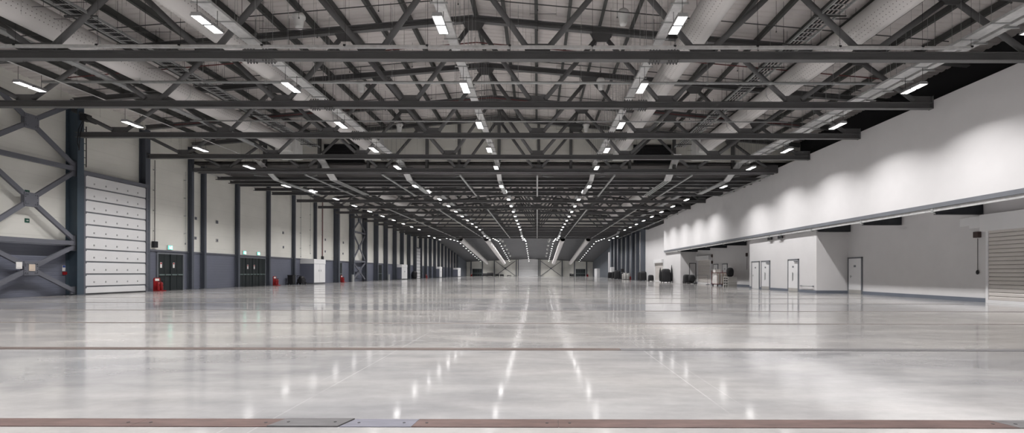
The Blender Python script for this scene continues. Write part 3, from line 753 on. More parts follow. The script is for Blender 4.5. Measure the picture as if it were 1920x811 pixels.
# far wall columns and braces
for i, xp in enumerate((883.4, 904.6, 927, 968, 1012.5, 1053.9, 1077, 1099.6)):
    x = (xp - VX) * YF / F
    m = MB().ibeam((x, YF - 0.18, 0.0), (x, YF - 0.18, Z(h3(YF)) - 0.05 - 0.043 * abs(x - XRIDGE)), 0.3, 0.3, 0.03, (0, 1, 0))
    tag(m.build('wall_column', BLUE), 'dark steel column on the far wall, %s from the left' % ORD[i], 'column', 'columns of the far wall')
for x0, x1, lb in ((-14.6, -7.6, 'left'), (1.3, 8.4, 'right')):
    t = thing('wall_bracing', ((x0 + x1) / 2, YF - 0.2, 0), 'thin crossed steel brace on the far wall, %s of its roller door' % lb, 'bracing')
    w = (x1 - x0) / 2
    for s in (-1, 1): MB().beam((-s * w, -0.05 * s, 0.15), (s * w, -0.05 * s, 5.3), 0.16, 0.08, (0, 1, 0)).build('diagonal_brace', BLUE, t)
    MB().box(-0.3, 0.3, -0.1, 0.1, 2.5, 3.0).build('gusset_plate', BLUE, t)

# booths on the left wall
def booth(y0, y1, label):
    t = thing('wall_cabinet', (XL, (y0 + y1) / 2, 0), label, 'cabinet', 'cabinet booths along the left wall')
    w = (y1 - y0) / 2; D = 1.42; h = 2.62
    MB().box(0, D, -w, w, 0.12, h - 0.5).build('cabinet_body', GREYC, t)
    MB().box(0, D + 0.05, -w - 0.04, w + 0.04, h - 0.5, h).build('top_fascia', WHITED, t, bevel=0.01)
    MB().box(0.05, D - 0.03, -w + 0.05, w - 0.05, 0, 0.12).build('plinth', GREYF, t)
    for s in (-1, 1):
        lf = MB().box(D, D + 0.03, min(0.02 * s, s * (w - 0.03)), max(0.02 * s, s * (w - 0.03)), 0.14, h - 0.52).build('cabinet_door', WHITED, t)
        MB().box(D + 0.03, D + 0.06, s * 0.22 - 0.02, s * 0.22 + 0.02, 1.3, 1.5).build('door_handle', GREYF, lf)
booth(50.06, 52.7, 'nearest white-fronted cabinet booth on the left wall')
booth(82.5, 86.0, 'second white-fronted cabinet booth, midway down the left wall')
booth(114.5, 117.4, 'third white-fronted cabinet booth, in the far hall')
booth(141, 146, 'farthest white-fronted cabinet booth on the left wall')

# fire points
def firepoint(x, y, label, rz=0):
    t = thing('fire_point', (x, y, 0), label, 'fire extinguisher stand', 'red fire extinguisher stands', rz)
    MB().box(-0.22, 0.2, -0.27, 0.27, 0, 0.06).build('stand_base', RED, t, bevel=0.01)
    MB().prism([(-0.27, 0.0), (0.27, 0.0), (0.27, 0.78), (0.2, 0.86), (-0.2, 0.86), (-0.27, 0.78)], 'x', -0.22, -0.18).build('back_board', RED, t)
    MB().box(-0.18, -0.175, -0.16, 0.16, 0.66, 0.80).build('pictogram', PAPER, t)
    for s in (-1, 1):
        e = MB().lathe([(0, 0.06), (0.08, 0.06), (0.085, 0.1), (0.085, 0.48), (0.06, 0.55), (0.03, 0.58), (0.03, 0.62), (0, 0.62)], (0, s * 0.13, 0), 14).build('extinguisher', RED, t, True)
        MB().box(-0.02, 0.1, s * 0.13 - 0.02, s * 0.13 + 0.02, 0.61, 0.65).tube((0.03, s * 0.13, 0.6), (0.1, s * 0.13, 0.35), 0.014, 6).build('valve_and_hose', BLACK, e)
firepoint(-24.0, 30.55, 'red extinguisher stand between the sectional door and the dark exit doors')
firepoint(-24.05, 44.35, 'red extinguisher stand right of the wide run of exit doors')
firepoint(-24.0, 59.4, 'red extinguisher stand in front of the narrow exit door')
firepoint(-23.9, 104.2, 'distant red extinguisher stand past the far sectional door')
firepoint(-22.9, YF - 0.6, 'red extinguisher stand by the far wall left exit doors', -PI / 2)
firepoint(17.6, YF - 0.6, 'red extinguisher stand by the far wall right exit doors', -PI / 2)

# lit exit signs above doors
def exit_sign(y, z, label):
    t = thing('exit_sign', (XL + 0.02, y, z), label, 'exit sign', 'lit green exit signs')
    MB().box(0, 0.08, -0.2, 0.2, -0.14, 0.14).build('sign_case', LAMPW, t, bevel=0.008)
    MB().box(0.08, 0.085, -0.19, 0.19, -0.13, 0.13).build('sign_face', EXITG, t)
    m = MB().ball((0.09, -0.08, 0.075), 0.004, 0.022, 0.022, 8, 6)       # running figure
    m.beam((0.088, -0.08, 0.05), (0.088, -0.05, -0.02), 0.03, 0.006, (1, 0, 0)); m.beam((0.088, -0.05, -0.02), (0.088, -0.1, -0.09), 0.02, 0.006, (1, 0, 0))
    m.beam((0.088, -0.05, -0.02), (0.088, -0.01, -0.05), 0.02, 0.006, (1, 0, 0)); m.beam((0.088, -0.01, -0.05), (0.088, -0.02, -0.1), 0.02, 0.006, (1, 0, 0))
    m.beam((0.088, -0.08, 0.04), (0.088, -0.02, 0.01), 0.016, 0.006, (1, 0, 0)); m.beam((0.088, -0.08, 0.04), (0.088, -0.13, 0.02), 0.016, 0.006, (1, 0, 0))
    m.box(0.085, 0.09, 0.03, 0.15, -0.1, 0.1)
    m.build('sign_symbol', EXITW, t)
exit_sign(32.2, 2.86, 'lit green exit sign above the nearest dark exit doors')
exit_sign(40.4, 2.86, 'left lit exit sign above the wide run of exit doors')
exit_sign(42.4, 2.86, 'right lit exit sign above the wide run of exit doors')

# small signs and boxes on the cream cladding: (x pixel, y pixel, size, material)
for i, (xp, yp, s, mt, lb) in enumerate((
        (50, 360, 0.2, SIGNG, 'small green safety sign behind the upper bracing'), (50, 413, 0.2, SIGNG, 'small green safety sign below the middle brace cross'),
        (366.5, 409, 0.2, GREYF, 'upper grey junction box between the paired left columns'), (366, 446, 0.2, GREYF, 'lower grey junction box between the paired left columns'),
        (406.5, 416, 0.24, GREYF, 'upper grey junction box left of the fifth column'), (406.5, 450.5, 0.26, PALLET, 'lower grey junction box left of the fifth column'),
        (530.5, 436, 0.24, GREYF, 'upper grey junction box over the blue-grey panel by the exit run'), (531, 463, 0.22, GREYF, 'lower grey junction box over the blue-grey panel by the exit run'),
        (609.7, 449, 0.26, GREYF, 'upper grey junction box beside the red riser'), (609.5, 471, 0.24, GREYF, 'lower grey junction box beside the red riser'),
        (643.5, 454.5, 0.28, GREYF, 'upper grey junction box over the narrow exit door'), (643, 475, 0.24, GREYF, 'lower grey junction box over the narrow exit door'))):
    Y, zz = P(xp, yp, XL)
    m = MB().box(0, 0.03, -s / 2, s / 2, -s / 2, s / 2); o = m.build('wall_sign' if mt is SIGNG else 'junction_box', mt); o.location = (XL, Y, zz)
    if mt is SIGNG:
        MB().box(0.03, 0.033, -s * .3, s * .05, -s * .06, s * .06).prism([(s * .05, -s * .2), (s * .3, 0), (s * .05, s * .2)], 'x', 0.03, 0.033).build('sign_arrow', PAPER, o)
    else:
        MB().box(0.03, 0.035, -s * .3, s * .3, -s * .3, s * .3).build('box_cover', BRACE, o)
    tag(o, lb, 'sign' if mt is SIGNG else 'junction box')

# risers and cables on the left wall
for xp, y0, y1, mt, r, box_, lb in (
        (290, 300, 452, WIRE, 0.02, True, 'dark cable dropping to a black control box beside the sectional door'),
        (347.5, 322, 455, SILVERD, 0.012, False, 'thin pull cord over the nearest dark exit doors'),
        (564, 365, 480, SILVERD, 0.02, False, 'thin grey conduit above the nearest cabinet booth'),
        (582, 360, 474, SILVERD, 0.02, False, 'second thin grey conduit above the nearest cabinet booth'),
        (604.7, 375, 480, REDPIPE, 0.05, True, 'red riser pipe ending at a black box past the nearest booth')):
    Y, za = P(xp, y0, XL + 0.1); _, zb = P(xp, y1, XL + 0.1)
    t = thing('wall_conduit', (XL + 0.1, Y, zb), lb, 'conduit')
    MB().tube((0, 0, 0), (0, 0, za - zb), r, 8).build('conduit_run', mt, t)
    m = MB()
    for k in range(4): m.box(-0.1, 0.03, -r - .02, r + .02, (za - zb) * (k + .5) / 4, (za - zb) * (k + .5) / 4 + 0.05)
    m.build('conduit_clips', SILVERD, t)
    if box_:
        b2 = MB().box(-0.08, 0.1, -0.16, 0.16, -0.4, 0.0).build('control_box', BLACK, t, bevel=0.02)
    else: MB().tube((0, 0, -0.12), (0, 0, 0), 0.035, 8).build('cord_end', GREYF, t)
t = thing('eaves_pipe', (-24.0, 0, 0), 'pale thin pipe running lengthwise by the top of the left wall past the paired columns', 'pipe')
MB().tube((0, 34.6, Z(7.2)), (0, 41, Z(7.2)), 0.03, 8).build('pipe_run', SILVER, t)
for y in (34.7, 37.5, 40.5): MB().tube((0, y, Z(7.2)), (0, y, Z(7.8)), 0.012, 6).build('pipe_hanger', SILVERD, t)
# things on the near bracing and plinth
Y, zz = P(36, 497, XL + 0.5)
t = thing('brace_notice', (XL + 0.482, Y, zz), 'white card taped on the lower brace left of its centre plate', 'notice')
MB().box(0, 0.02, -0.13, 0.13, -0.16, 0.16).build('notice_sheet', PAPER, t); MB().box(0.02, 0.024, -0.09, 0.09, -0.1, -0.09).build('print_line', GREYF, t)
t = thing('brace_notice', (XL + 0.512, 22.98, 1.42), 'beige card taped on the lower brace centre plate', 'notice')
MB().box(0, 0.02, -0.14, 0.14, -0.16, 0.16).build('notice_sheet', BEIGE, t); MB().box(0.02, 0.024, -0.1, 0.1, -0.1, -0.09).build('print_line', GREYF, t)
Y, zz = P(127, 504, XL)
t = thing('call_point', (XL, Y - 0.2, zz), 'red fire alarm call point under a blue and white notice by the bracing', 'alarm')
MB().box(0, 0.06, -0.1, 0.12, -0.3, -0.14).build('alarm_box', RED, t, bevel=0.01)
MB().box(0, 0.02, -0.1, 0.06, -0.1, 0.2).build('notice_plate', PAPER, t); MB().box(0.02, 0.025, -0.09, 0.05, 0.08, 0.19).build('notice_panel', BLUESIGN, t)
MB().path([(0.03, 0.05, -0.12), (0.03, 0.12, 0.3), (0.03, 0.12, 0.9), (0.03, -0.1, 1.1)], 0.02, 6).build('alarm_conduit', BRACE, t)
# ladder on the near column edge
t = thing('cable_rack', (XL + 0.2, 25.85, 6.9), 'thin ladder-like cable rack rising from the sectional door beside the column', 'cable rack')
for s in (0, 0.22): MB().box(-0.02, 0.02, s - 0.015, s + 0.015, 0, 2.2).build('side_rail', WIRE, t)
m = MB()
for k in range(6): m.box(-0.015, 0.015, 0, 0.22, 0.1 + k * 0.38, 0.13 + k * 0.38)
m.build('rack_rungs', WIRE, t)
t = thing('motor_unit', (XL + 0.85, 25.3, 9.15), 'black motor unit and cables high on the blue-grey column', 'motor')
MB().box(-0.1, 0.2, -0.2, 0.2, 0, 0.35).tube((0.05, 0, 0.1), (0.05, 0.6, 0.1), 0.1, 10).build('motor_body', BLACK, t, bevel=0.02)
MB().path([(0, -0.1, 0.05), (-0.1, -0.25, -0.5), (-0.12, -0.28, -1.2), (-0.1, -0.2, -1.5)], 0.02, 6).path([(0.05, -0.1, 0.05), (-0.02, -0.25, -0.8), (-0.06, -0.26, -1.6)], 0.02, 6).build('loose_cable', BLACK, t)

# black scrubber and bin by the first booth
def scrubber(x, y, label, rz=0, s=1.0):
    t = thing('floor_scrubber', (x, y, 0), label, 'cleaning machine', None, rz); t.scale = (s, s, s)
    MB().box(-0.5, 0.4, -0.3, 0.3, 0.14, 0.6).build('machine_body', BLACK, t, bevel=0.08)
    MB().ball((-0.05, 0, 0.62), 0.36, 0.27, 0.28, 14, 8, 0.6).build('water_tank', BLACK, t, True)
    MB().path([(-0.45, -0.22, 0.55), (-0.62, -0.22, 0.95), (-0.62, 0.22, 0.95), (-0.45, 0.22, 0.55)], 0.025, 8).build('push_handle', BLACK, t)
    for sx in (-0.3, 0.28):
        for sy in (-1, 1): MB().tube((sx, sy * 0.3, 0.13), (sx, sy * 0.36, 0.13), 0.13, 14).build('wheel', BLACKF, t)
    MB().box(0.4, 0.42, -0.15, 0.15, 0.35, 0.45).build('front_badge', ALU, t)
scrubber(-24.0, 48.95, 'black wheeled cleaning machine beside the nearest cabinet booth', PI / 2, 0.92)
t = thing('waste_bin', (-24.2, 47.3, 0), 'dark wheeled bin beside the cleaning machine at the left wall', 'bin')
MB().prism([(-0.22, 0.08), (0.22, 0.08), (0.28, 0.9), (-0.28, 0.9)], 'x', -0.25, 0.25).build('bin_body', BLACK, t); MB().box(-0.28, 0.3, -0.3, 0.3, 0.9, 0.96).build('bin_lid', BLACK, t, bevel=0.02)
for s in (-1, 1): MB().tube((-0.2, s * 0.2, 0.09), (-0.2, s * 0.27, 0.09), 0.09, 12).build('wheel', BLACKF, t)
t = thing('waste_bin', (-24.1, 94.4, 0), 'dark rounded bin left of the distant sectional door', 'bin')
MB().lathe([(0, 0.02), (0.42, 0.02), (0.5, 0.3), (0.5, 1.2), (0.38, 1.5), (0, 1.6)], (0, 0, 0), 16).build('bin_body', BLACK, t, True)
MB().lathe([(0.52, 1.15), (0.54, 1.2), (0.52, 1.25)], (0, 0, 0), 16).build('bin_rim', BLACKF, t)
# column guards
for i, y in enumerate((61.9, 77.0)):
    t = thing('column_guard', (XL + 0.98, y, 0), 'pale metal guard at the foot of a left column, %s' % ('nearer one' if i == 0 else 'farther one'), 'guard')
    MB().prism([(-0.1, -0.25), (0.06, -0.25), (0.06, 0.25), (-0.1, 0.25), (-0.1, 0.2), (0.02, 0.2), (0.02, -0.2), (-0.1, -0.2)], 'z', 0, 0.95).build('guard_plate', SILVERD, t)
    MB().box(-0.1, 0.1, -0.3, 0.3, 0, 0.02).build('foot_plate', SILVERD, t)

# ------------------------------------------------------------------ right side: soffit rail, beams, doors, shutter
t = thing('curtain_rail', (XU + 0.07, 0, 0), 'long silver rail hung under the edge of the white upper wall', 'rail')
MB().box(-0.02, 0.03, 2, 64, Z(2.655), Z(2.80)).build('rail_channel', SILVER, t)
for k, y in enumerate((20.65, 25.2, 29.75, 33.6, 35.1, 39.3, 43.9, 48.4, 53.1, 58)):
    MB().box(-0.05, 0.07, y - 0.05, y + 0.05, Z(2.6), Z(2.82)).build('rail_bracket', SILVERD, t)
for i, y in enumerate((16.0, 20.65, 25.25, 29.75 - 0.4, 33.6, 35.1, 43.9, 48.4, 53.1, 57.2)):
    x1 = XR - 0.02
    if 29.6 < y < 38.8: continue
    t = thing('soffit_beam', (0, y, 0), 'black steel beam under the recess soffit, %s along from the camera' % ORD[i], 'beam', 'black beams under the soffit')
    MB().prism([(XU + 0.13, Z(2.985)), (x1, Z(2.985)), (x1, Z(2.60)), (x1 - 0.05, Z(2.56)), (XU + 0.3, Z(2.56)), (XU + 0.13, Z(2.66))], 'y', -0.07, 0.07).build('beam_web', DARKB, t)
    MB().box(XU + 0.2, x1 - 0.02, -0.12, 0.12, Z(2.54), Z(2.565)).build('beam_flange', DARKB, t)
for i, y in enumerate((33.7, 35.2)):
    t = thing('soffit_box', (XU + 0.07, y, Z(2.44)), 'small black box under the silver rail over the white block, %s one' % ('right' if i == 0 else 'left'), 'box')
    MB().box(-0.0, 0.1, -0.3, 0.3, 0.0, 0.2).build('box_body', BLACK, t, bevel=0.02); MB().box(-0.02, 0.05, -0.05, 0.05, 0.2, 0.38).build('box_bracket', SILVERD, t)

def right_door(name, X, y0, y1, h, label, kick=True, closer=True, slot=True):
    t = thing(name, (X, (y0 + y1) / 2, 0), label, 'door'); struct(t)
    w = (y1 - y0) / 2
    m = MB().box(-0.06, 0, -w, -w + 0.08, 0, h); m.box(-0.06, 0, w - 0.08, w, 0, h); m.box(-0.06, 0, -w, w, h - 0.08, h); m.build('door_frame', GREYF, t)
    lf = MB().box(-0.045, -0.005, -w + 0.085, w - 0.085, 0.01, h - 0.085).build('door_leaf', WHITED, t)
    if kick: MB().box(-0.052, -0.045, -w + 0.1, w - 0.1, 0.03, 0.24).build('kick_plate', BROWN if False else PALLET, lf)
    if closer: MB().box(-0.1, -0.045, -w + 0.12, -w + 0.5, h - 0.2, h - 0.13).build('door_closer', GREYF, lf)
    if slot: MB().box(-0.052, -0.045, -0.04, 0.04, 0.75, 1.25).tube((-0.09, 0.0, 0.7), (-0.09, 0.0, 1.3), 0.018, 8).build('pull_handle', SILVERD, lf)
    else: MB().box(-0.052, -0.045, w - 0.3, w - 0.24, 0.95, 1.12).tube((-0.09, w - 0.27, 1.05), (-0.09, w - 0.45, 1.05), 0.014, 8).build('lever_handle', SILVERD, lf)
    MB().box(-0.05, -0.045, -0.1, 0.1, 1.6, 1.72).build('door_sign', GREYF, lf)
right_door('door_11', XB, 37.05, 38.4, 2.17, 'leftmost white door in the white block', kick=False, closer=False, slot=False)
right_door('door_12', XB, 35.4, 36.75, 2.17, 'middle white door in the white block with a kick plate')
right_door('door_13', XB, 31.5, 32.85, 2.18, 'right white door in the white block with a kick plate')
right_door('door_14', XR, 28.2, 29.5, 2.2, 'grey-framed white door in the recess beside the block corner', closer=False, slot=False)
right_door('door_15', XR, 48.2, 49.5, 2.2, 'right plain door at the back of the alcove behind the pallets', False, False, False)
right_door('door_16', XR, 50.7, 52.0, 2.2, 'left plain door at the back of the alcove behind the cage trolley', False, False, False)
t = thing('bumper_rail', (XB, 30.5, 0.42), 'low grey bumper bar on the white block near its corner', 'rail')
MB().tube((-0.09, -0.7, 0), (-0.09, 0.75, 0), 0.025, 10).build('rail_bar', SILVERD, t, True)
for y in (-0.65, 0.7): MB().box(-0.09, 0, y - 0.03, y + 0.03, -0.04, 0.04).build('rail_bracket', GREYF, t)

def shutter(name, X, y0, y1, h, label, boxh=0.7, frame=True):
    t = thing(name, (X, (y0 + y1) / 2, 0), label, 'roller shutter'); struct(t)
    w = (y1 - y0) / 2; m = MB(); n = int(h / 0.165)
    for k in range(n):
        z = 0.12 + k * 0.165
        m.prism([(-0.03, z), (-0.05, z + 0.02), (-0.05, z + 0.125), (-0.03, z + 0.15), (-0.02, z + 0.15), (-0.02, z)], 'y', -w, w)
    m.build('shutter_slats', SHUT, t)
    MB().box(-0.018, -0.008, -w, w, 0.1, h).build('shutter_backing', SLOT, t)
    MB().box(-0.07, -0.01, -w, w, 0.0, 0.12).build('bottom_rail', WHITED, t)
    MB().box(-0.3, 0, -w - 0.1, w + 0.1, h, h + boxh).build('shutter_box', WHITED, t, bevel=0.01)
    for s in (-1, 1): MB().box(-0.08, 0, s * w - 0.05, s * w + 0.05, 0, h).build('guide_track', WHITED, t)
    return t
shutter('door_17', XR, 15.2, 20.35, 3.02, 'beige slatted roller shutter at the right edge of the recess')
shutter('door_18', XR, 52.85, 57.0, 2.7, 'pale roller shutter at the back of the alcove', 0.5)
shutter('door_19', 17.9, 68.0, 72.6, 2.7, 'pale roller shutter in the white wall past the overhang', 0.5)
t = thing('shutter_control', (XR, 20.75, 0), 'brown shutter control box with a pendant cord by the right shutter', 'control box')
MB().box(-0.16, 0, -0.08, 0.17, 2.78, 3.04).build('motor_box', BROWN, t, bevel=0.02)
MB().tube((-0.05, 0.05, 1.32), (-0.05, 0.05, 2.75), 0.012, 6).build('control_cord', WIRE, t)
MB().ball((-0.06, 0.05, 1.28), 0.05, 0.06, 0.1, 10, 6).build('push_button', BLACK, t, True)
t = thing('wall_box', (XR, 20.95, 3.2), 'pair of white boxes on the recess wall above the shutter control', 'box')
MB().box(-0.16, 0, -0.35, 0.15, 0, 0.5).build('near_box', WHITED, t, bevel=0.01); MB().box(-0.04, 0, 0.25, 0.75, 0.12, 0.5).build('flat_box', WHITED, t, bevel=0.01)
for i, (y, z, lb) in enumerate(((43.7, 2.75, 'dark alarm box on the alcove wall nearest the white block'), (52.35, 2.25, 'dark alarm box on the alcove wall left of the doors'), (52.35, 2.95, 'upper small dark box on the alcove wall left of the doors'))):
    t = thing('alarm_box', (XR, y, z), lb, 'box'); MB().box(-0.14, 0, -0.1, 0.1, 0, 0.32).build('box_case', BROWN, t, bevel=0.02); MB().tube((-0.03, 0, -1.2), (-0.03, 0, 0), 0.015, 6).build('box_cable', WIRE, t)

# cage trolley of boards, pallet stack and covered bundle in the alcove
TUBER = mat('dull_red_tube', (0.16, 0.035, 0.03), 0.5)
t = thing('cage_trolley', (17.75, 46.6, 0), 'red tube trolley loaded with upright pale boards in the alcove', 'trolley')
MB().box(-0.55, 0.55, -0.75, 0.75, 0.14, 0.2).build('trolley_deck', REDPIPE, t)
for sx in (-1, 1):
    for sy in (-1, 1):
        MB().lathe([(0, -0.07), (0.05, -0.07), (0.07, 0), (0.05, 0.07), (0, 0.07)], (sx * 0.45, sy * 0.6, 0.07), 10).build('caster', BLACK, t)
        MB().tube((sx * 0.53, sy * 0.73, 0.2), (sx * 0.53, sy * 0.73, 1.28 if sy < 0 else 1.5), 0.028, 8).build('corner_post', TUBER, t)
for sy in (-1, 1): MB().tube((-0.53, sy * 0.73, 1.26), (0.53, sy * 0.73, 1.26), 0.028, 8).build('top_rail', TUBER, t)
for sx in (-1, 1): MB().tube((sx * 0.53, -0.73, 1.26), (sx * 0.53, 0.73, 1.26), 0.028, 8).build('top_rail', TUBER, t)
for k in range(6):
    o = MB().box(-0.46 + k * 0.155, -0.34 + k * 0.155, -0.65, 0.65, 0.2, 1.18 + 0.03 * (k % 2)).build('board', WOOD if k % 2 else PAPER)
    o.location = (17.75, 46.6, 0.003)
    tag(o, 'pale upright board in the red trolley, %s from its left' % ORD[k], 'board', 'boards standing in the red trolley')
t = thing('pallet_stack_box', (17.7, 46.9, 1.33), 'small white box on top of the red trolley', 'box')
MB().box(-0.4, 0.1, -0.3, 0.3, -0.04, 0.24).build('box_body', PAPER, t, bevel=0.01); MB().box(-0.42, 0.12, -0.32, 0.32, 0.24, 0.27).build('box_lid', PAPER, t)
for k in range(4):
    t = thing('pallet', (17.85, 44.4, 0.225 * k), 'pale grey pallet in the alcove stack, %s from the floor' % ORD[k], 'pallet', 'pallets stacked in the alcove')
    MB().box(-0.42, 0.42, -0.6, 0.6, 0.15, 0.215).build('deck_board', PALLET, t)
    for q in (-0.5, 0, 0.5): MB().box(-0.4, 0.4, q - 0.06, q + 0.06, 0.0 if k == 0 else -0.003, 0.15).build('bearer', PALLET, t)
t = thing('covered_bundle', (17.85, 44.4, 0.892), 'black domed fabric bundle on top of the pallet stack', 'bundle')
MB().ball((0, 0, 0.42), 0.3, 0.3, 0.43, 20, 10, 0.7, 0.03).build('fabric_cover', BLACKF, t, True)
MB().path([(-0.3, -0.2, 0.12), (-0.33, 0, 0.14), (-0.3, 0.2, 0.12)], 0.02, 6).build('tie_strap', WIRE, t)

# draped black stacks and other kit along the right wall
def draped(x, y, w, d, h, label, pole=False):
    t = thing('draped_stack', (x, y, 0), label, 'covered equipment', 'black covered equipment along the right wall')
    MB().box(-w / 2, w / 2, -d / 2, d / 2, 0.12, 0.2).build('dolly_deck', BLACK, t)
    for sx in (-1, 1):
        for sy in (-1, 1): MB().tube((sx * w * .4, sy * d * .4 - 0.03, 0.06), (sx * w * .4, sy * d * .4 + 0.03, 0.06), 0.06, 10).build('caster', BLACK, t)
    n = 28; m = MB(); prof = [(1.02, 0.18), (1.0, h * 0.4), (0.97, h * 0.75), (0.9, h * 0.92), (0.6, h), (0.0, h * 1.01)]
    for j, (s, z) in enumerate(prof):
        for k in range(n):
            a = 2 * PI * k / n; f = 1 + 0.06 * math.sin(k * 2.3 + j * .2) * (1 if j < 4 else 0.3)
            cx = math.copysign(abs(math.cos(a)) ** 0.5, math.cos(a)); cy = math.copysign(abs(math.sin(a)) ** 0.5, math.sin(a))
            m.v.append((cx * w / 2 * s * f, cy * d / 2 * s * f, z))
    for j in range(len(prof) - 1):
        for k in range(n): m.f.append((j * n + k, j * n + (k + 1) % n, (j + 1) * n + (k + 1) % n, (j + 1) * n + k))
    m.build('fabric_cover', BLACKF, t, True)
    if pole:
        for q, hh in ((-0.72, 1.1), (0.72, 1.28)):
            m = MB(); m.lathe([(0.12, 0.2), (0.16, h * 0.5), (0.1, h * 0.9), (0.03, h * hh), (0, h * hh)], (q * w, -0.1, 0), 10); m.build('rolled_drape', BLACKF, t, True)
        MB().box(w * 0.5, w * 0.95, -0.05, 0.05, 0.42, 0.5).build('tow_bar', BLACK, t)
draped(16.35, 61.0, 1.0, 1.4, 1.75, 'tall black draped trolley with rolled drapes beside the corner of the overhang', True)
draped(16.5, 74.8, 0.95, 1.3, 1.5, 'squat black covered trolley left of the pale shutter')
draped(16.5, 77.4, 0.5, 0.8, 1.35, 'black covered trolley partly behind another one before the pale shutter')
draped(16.5, 69.6, 0.7, 0.9, 0.95, 'low black covered machine just left of the pale shutter')
draped(16.2, 97.0, 1.1, 1.8, 1.75, 'wide black covered trolley in front of the dark far wall columns')
draped(16.2, 100.5, 1.0, 1.3, 1.5, 'black covered trolley second from the left along the dark right wall')
draped(15.7, 103.2, 0.9, 1.3, 1.4, 'leftmost black covered trolley along the dark right wall')
draped(17.75, 57.0, 0.7, 0.8, 1.05, 'rounded black covered machine in the alcove mouth')
t = thing('pole_trolley', (17.5, 54.0, 0), 'tall slim tube frame trolley carrying black bags in the alcove', 'trolley')
for s in (-1, 1): MB().tube((0.1 * s + 0.25 * s, 0, 0.1), (0.1 * s + 0.25 * s, 0, 2.35), 0.04, 8).build('frame_post', BLACK, t)
MB().tube((-0.35, 0, 2.33), (0.35, 0, 2.33), 0.045, 8).build('top_bar', BLACK, t)
MB().box(-0.5, 0.4, -0.35, 0.35, 0.1, 0.16).build('trolley_deck', BLACK, t)
for sx in (-0.4, 0.3):
    for sy in (-0.25, 0.25): MB().tube((sx, sy - 0.03, 0.05), (sx, sy + 0.03, 0.05), 0.05, 10).build('caster', BLACK, t)
MB().ball((-0.1, 0, 0.6), 0.36, 0.3, 0.45, 14, 8, 0.7, 0.05).build('hanging_bag', BLACKF, t, True)
# crowd barrier in the alcove
t = thing('alcove_barrier', (17.9, 53.4, 0), 'thin tubular barrier standing before the alcove shutter', 'barrier')
MB().path([(0.3, -2.2, 0.05), (0.3, -2.2, 1.0), (0.3, 2.2, 1.0), (0.3, 2.2, 0.05)], 0.02, 8).build('barrier_frame', GREYF, t)
MB().tube((0.3, -2.2, 0.25), (0.3, 2.2, 0.25), 0.015, 6).build('lower_rail', GREYF, t)
for s in (-1, 1): MB().box(0.1, 0.5, s * 2.2 - 0.03, s * 2.2 + 0.03, 0, 0.05).build('foot', GREYF, t)
# stacked pale kit with red panel, by the dark right wall
t = thing('stacked_barriers', (16.3, 87.6, 0), 'stack of pale barriers with one red panel by the dark right wall', 'barriers')
for k in range(5): MB().box(-0.7 + k * 0.25, -0.58 + k * 0.25, -0.6, 0.6, 0.06, 1.1 + 0.12 * (k % 3)).build('barrier_panel', PAPER if k % 2 else PALLET, t)
MB().box(0.6, 0.72, -0.6, 0.6, 0.06, 0.6).build('red_panel', RED, t); MB().box(-0.8, 0.8, -0.5, 0.5, 0, 0.06).build('base_rack', BLACK, t)
t = thing('coat_stand_case', (16.0, 90.0, 0), 'upright black case standing behind the pale barriers', 'case')
MB().box(-0.25, 0.25, -0.3, 0.3, 0.05, 2.0).build('case_body', BLACK, t, bevel=0.04); MB().box(-0.26, 0.26, -0.31, 0.31, 1.3, 1.35).build('case_band', ALU, t)
for q in (-0.18, 0.18): MB().box(q - 0.05, q + 0.05, -0.25, 0.25, 0, 0.05).build('case_foot', BLACK, t)
# white cabinets on the dark right wall
for i, (x, y, w, h, lb) in enumerate(((16.5, 105.35, 2.0, 2.5, 'white cabinet on the dark right wall behind the covered trolleys'), (18.9, 152, 6.5, 2.6, 'tall white cabinet near the right corner of the far wall'))):
    t = thing('white_cabinet', (x, y, 0), lb, 'cabinet')
    MB().box(-0.35, 0.35 if i == 0 else 0.59, -w / 2, w / 2, 0, h).build('cabinet_body', WHITED, t, bevel=0.02)
    for s in (-1, 1): MB().box(-0.38, -0.35, min(s * .02, s * (w / 2 - .05)), max(s * .02, s * (w / 2 - .05)), 0.1, h - 0.1).build('cabinet_door', WHITED, t)
# columns and light strips on the dark right wall
for i, y in enumerate((80.4, 84.2, 88.9, 93.6, 98.3, 103.0, 107.7)):
    h = Z(7.0) if y < Y4 else Z(h3(y)) - 1.0
    t = thing('wall_column', (XB, y, 0), 'dark steel column on the right wall past the white walls, %s from the camera' % ORD[i], 'column', 'columns along the dark right wall')
    MB().ibeam((-0.3, 0, 0), (-0.3, 0, h), 0.34, 0.56, 0.03, (1, 0, 0)).build('column_shaft', BLUE, t)
    MB().box(-0.65, 0, 0.35, 0.65, 0.0, 0.02).build('base_plate', BLUE, t)
    MB().tube((-0.08, -0.6, 0.02), (-0.08, -0.6, h - 0.2), 0.07, 8).build('pale_riser', SILVER, t)
# small kit along the far wall
for i, (xp, w, h) in enumerate(((909, 3.2, 1.0), (919, 4.2, 1.2), (932, 2.6, 0.8), (941, 2.6, 0.7), (955, 3, 0.4), (1070, 1.4, 1.0), (1074, 1.2, 0.9))):
    x = (xp - VX) * (YF - 2) / F
    t = thing('equipment_case', (x, YF - 1.8, 0), 'small dark equipment case before the far wall, %s from the left' % ORD[i], 'case', 'cases along the far wall')
    MB().box(-w / 4, w / 4, -0.4, 0.4, 0.1, h).build('case_body', BLACK, t, bevel=0.04); MB().box(-w / 4 - .01, w / 4 + .01, -0.41, 0.41, h * .7, h * .75).build('case_band', ALU, t)
    for q in (-1, 1): MB().box(q * w / 5 - 0.06, q * w / 5 + 0.06, -0.3, 0.3, 0, 0.1).build('case_foot', BLACK, t)

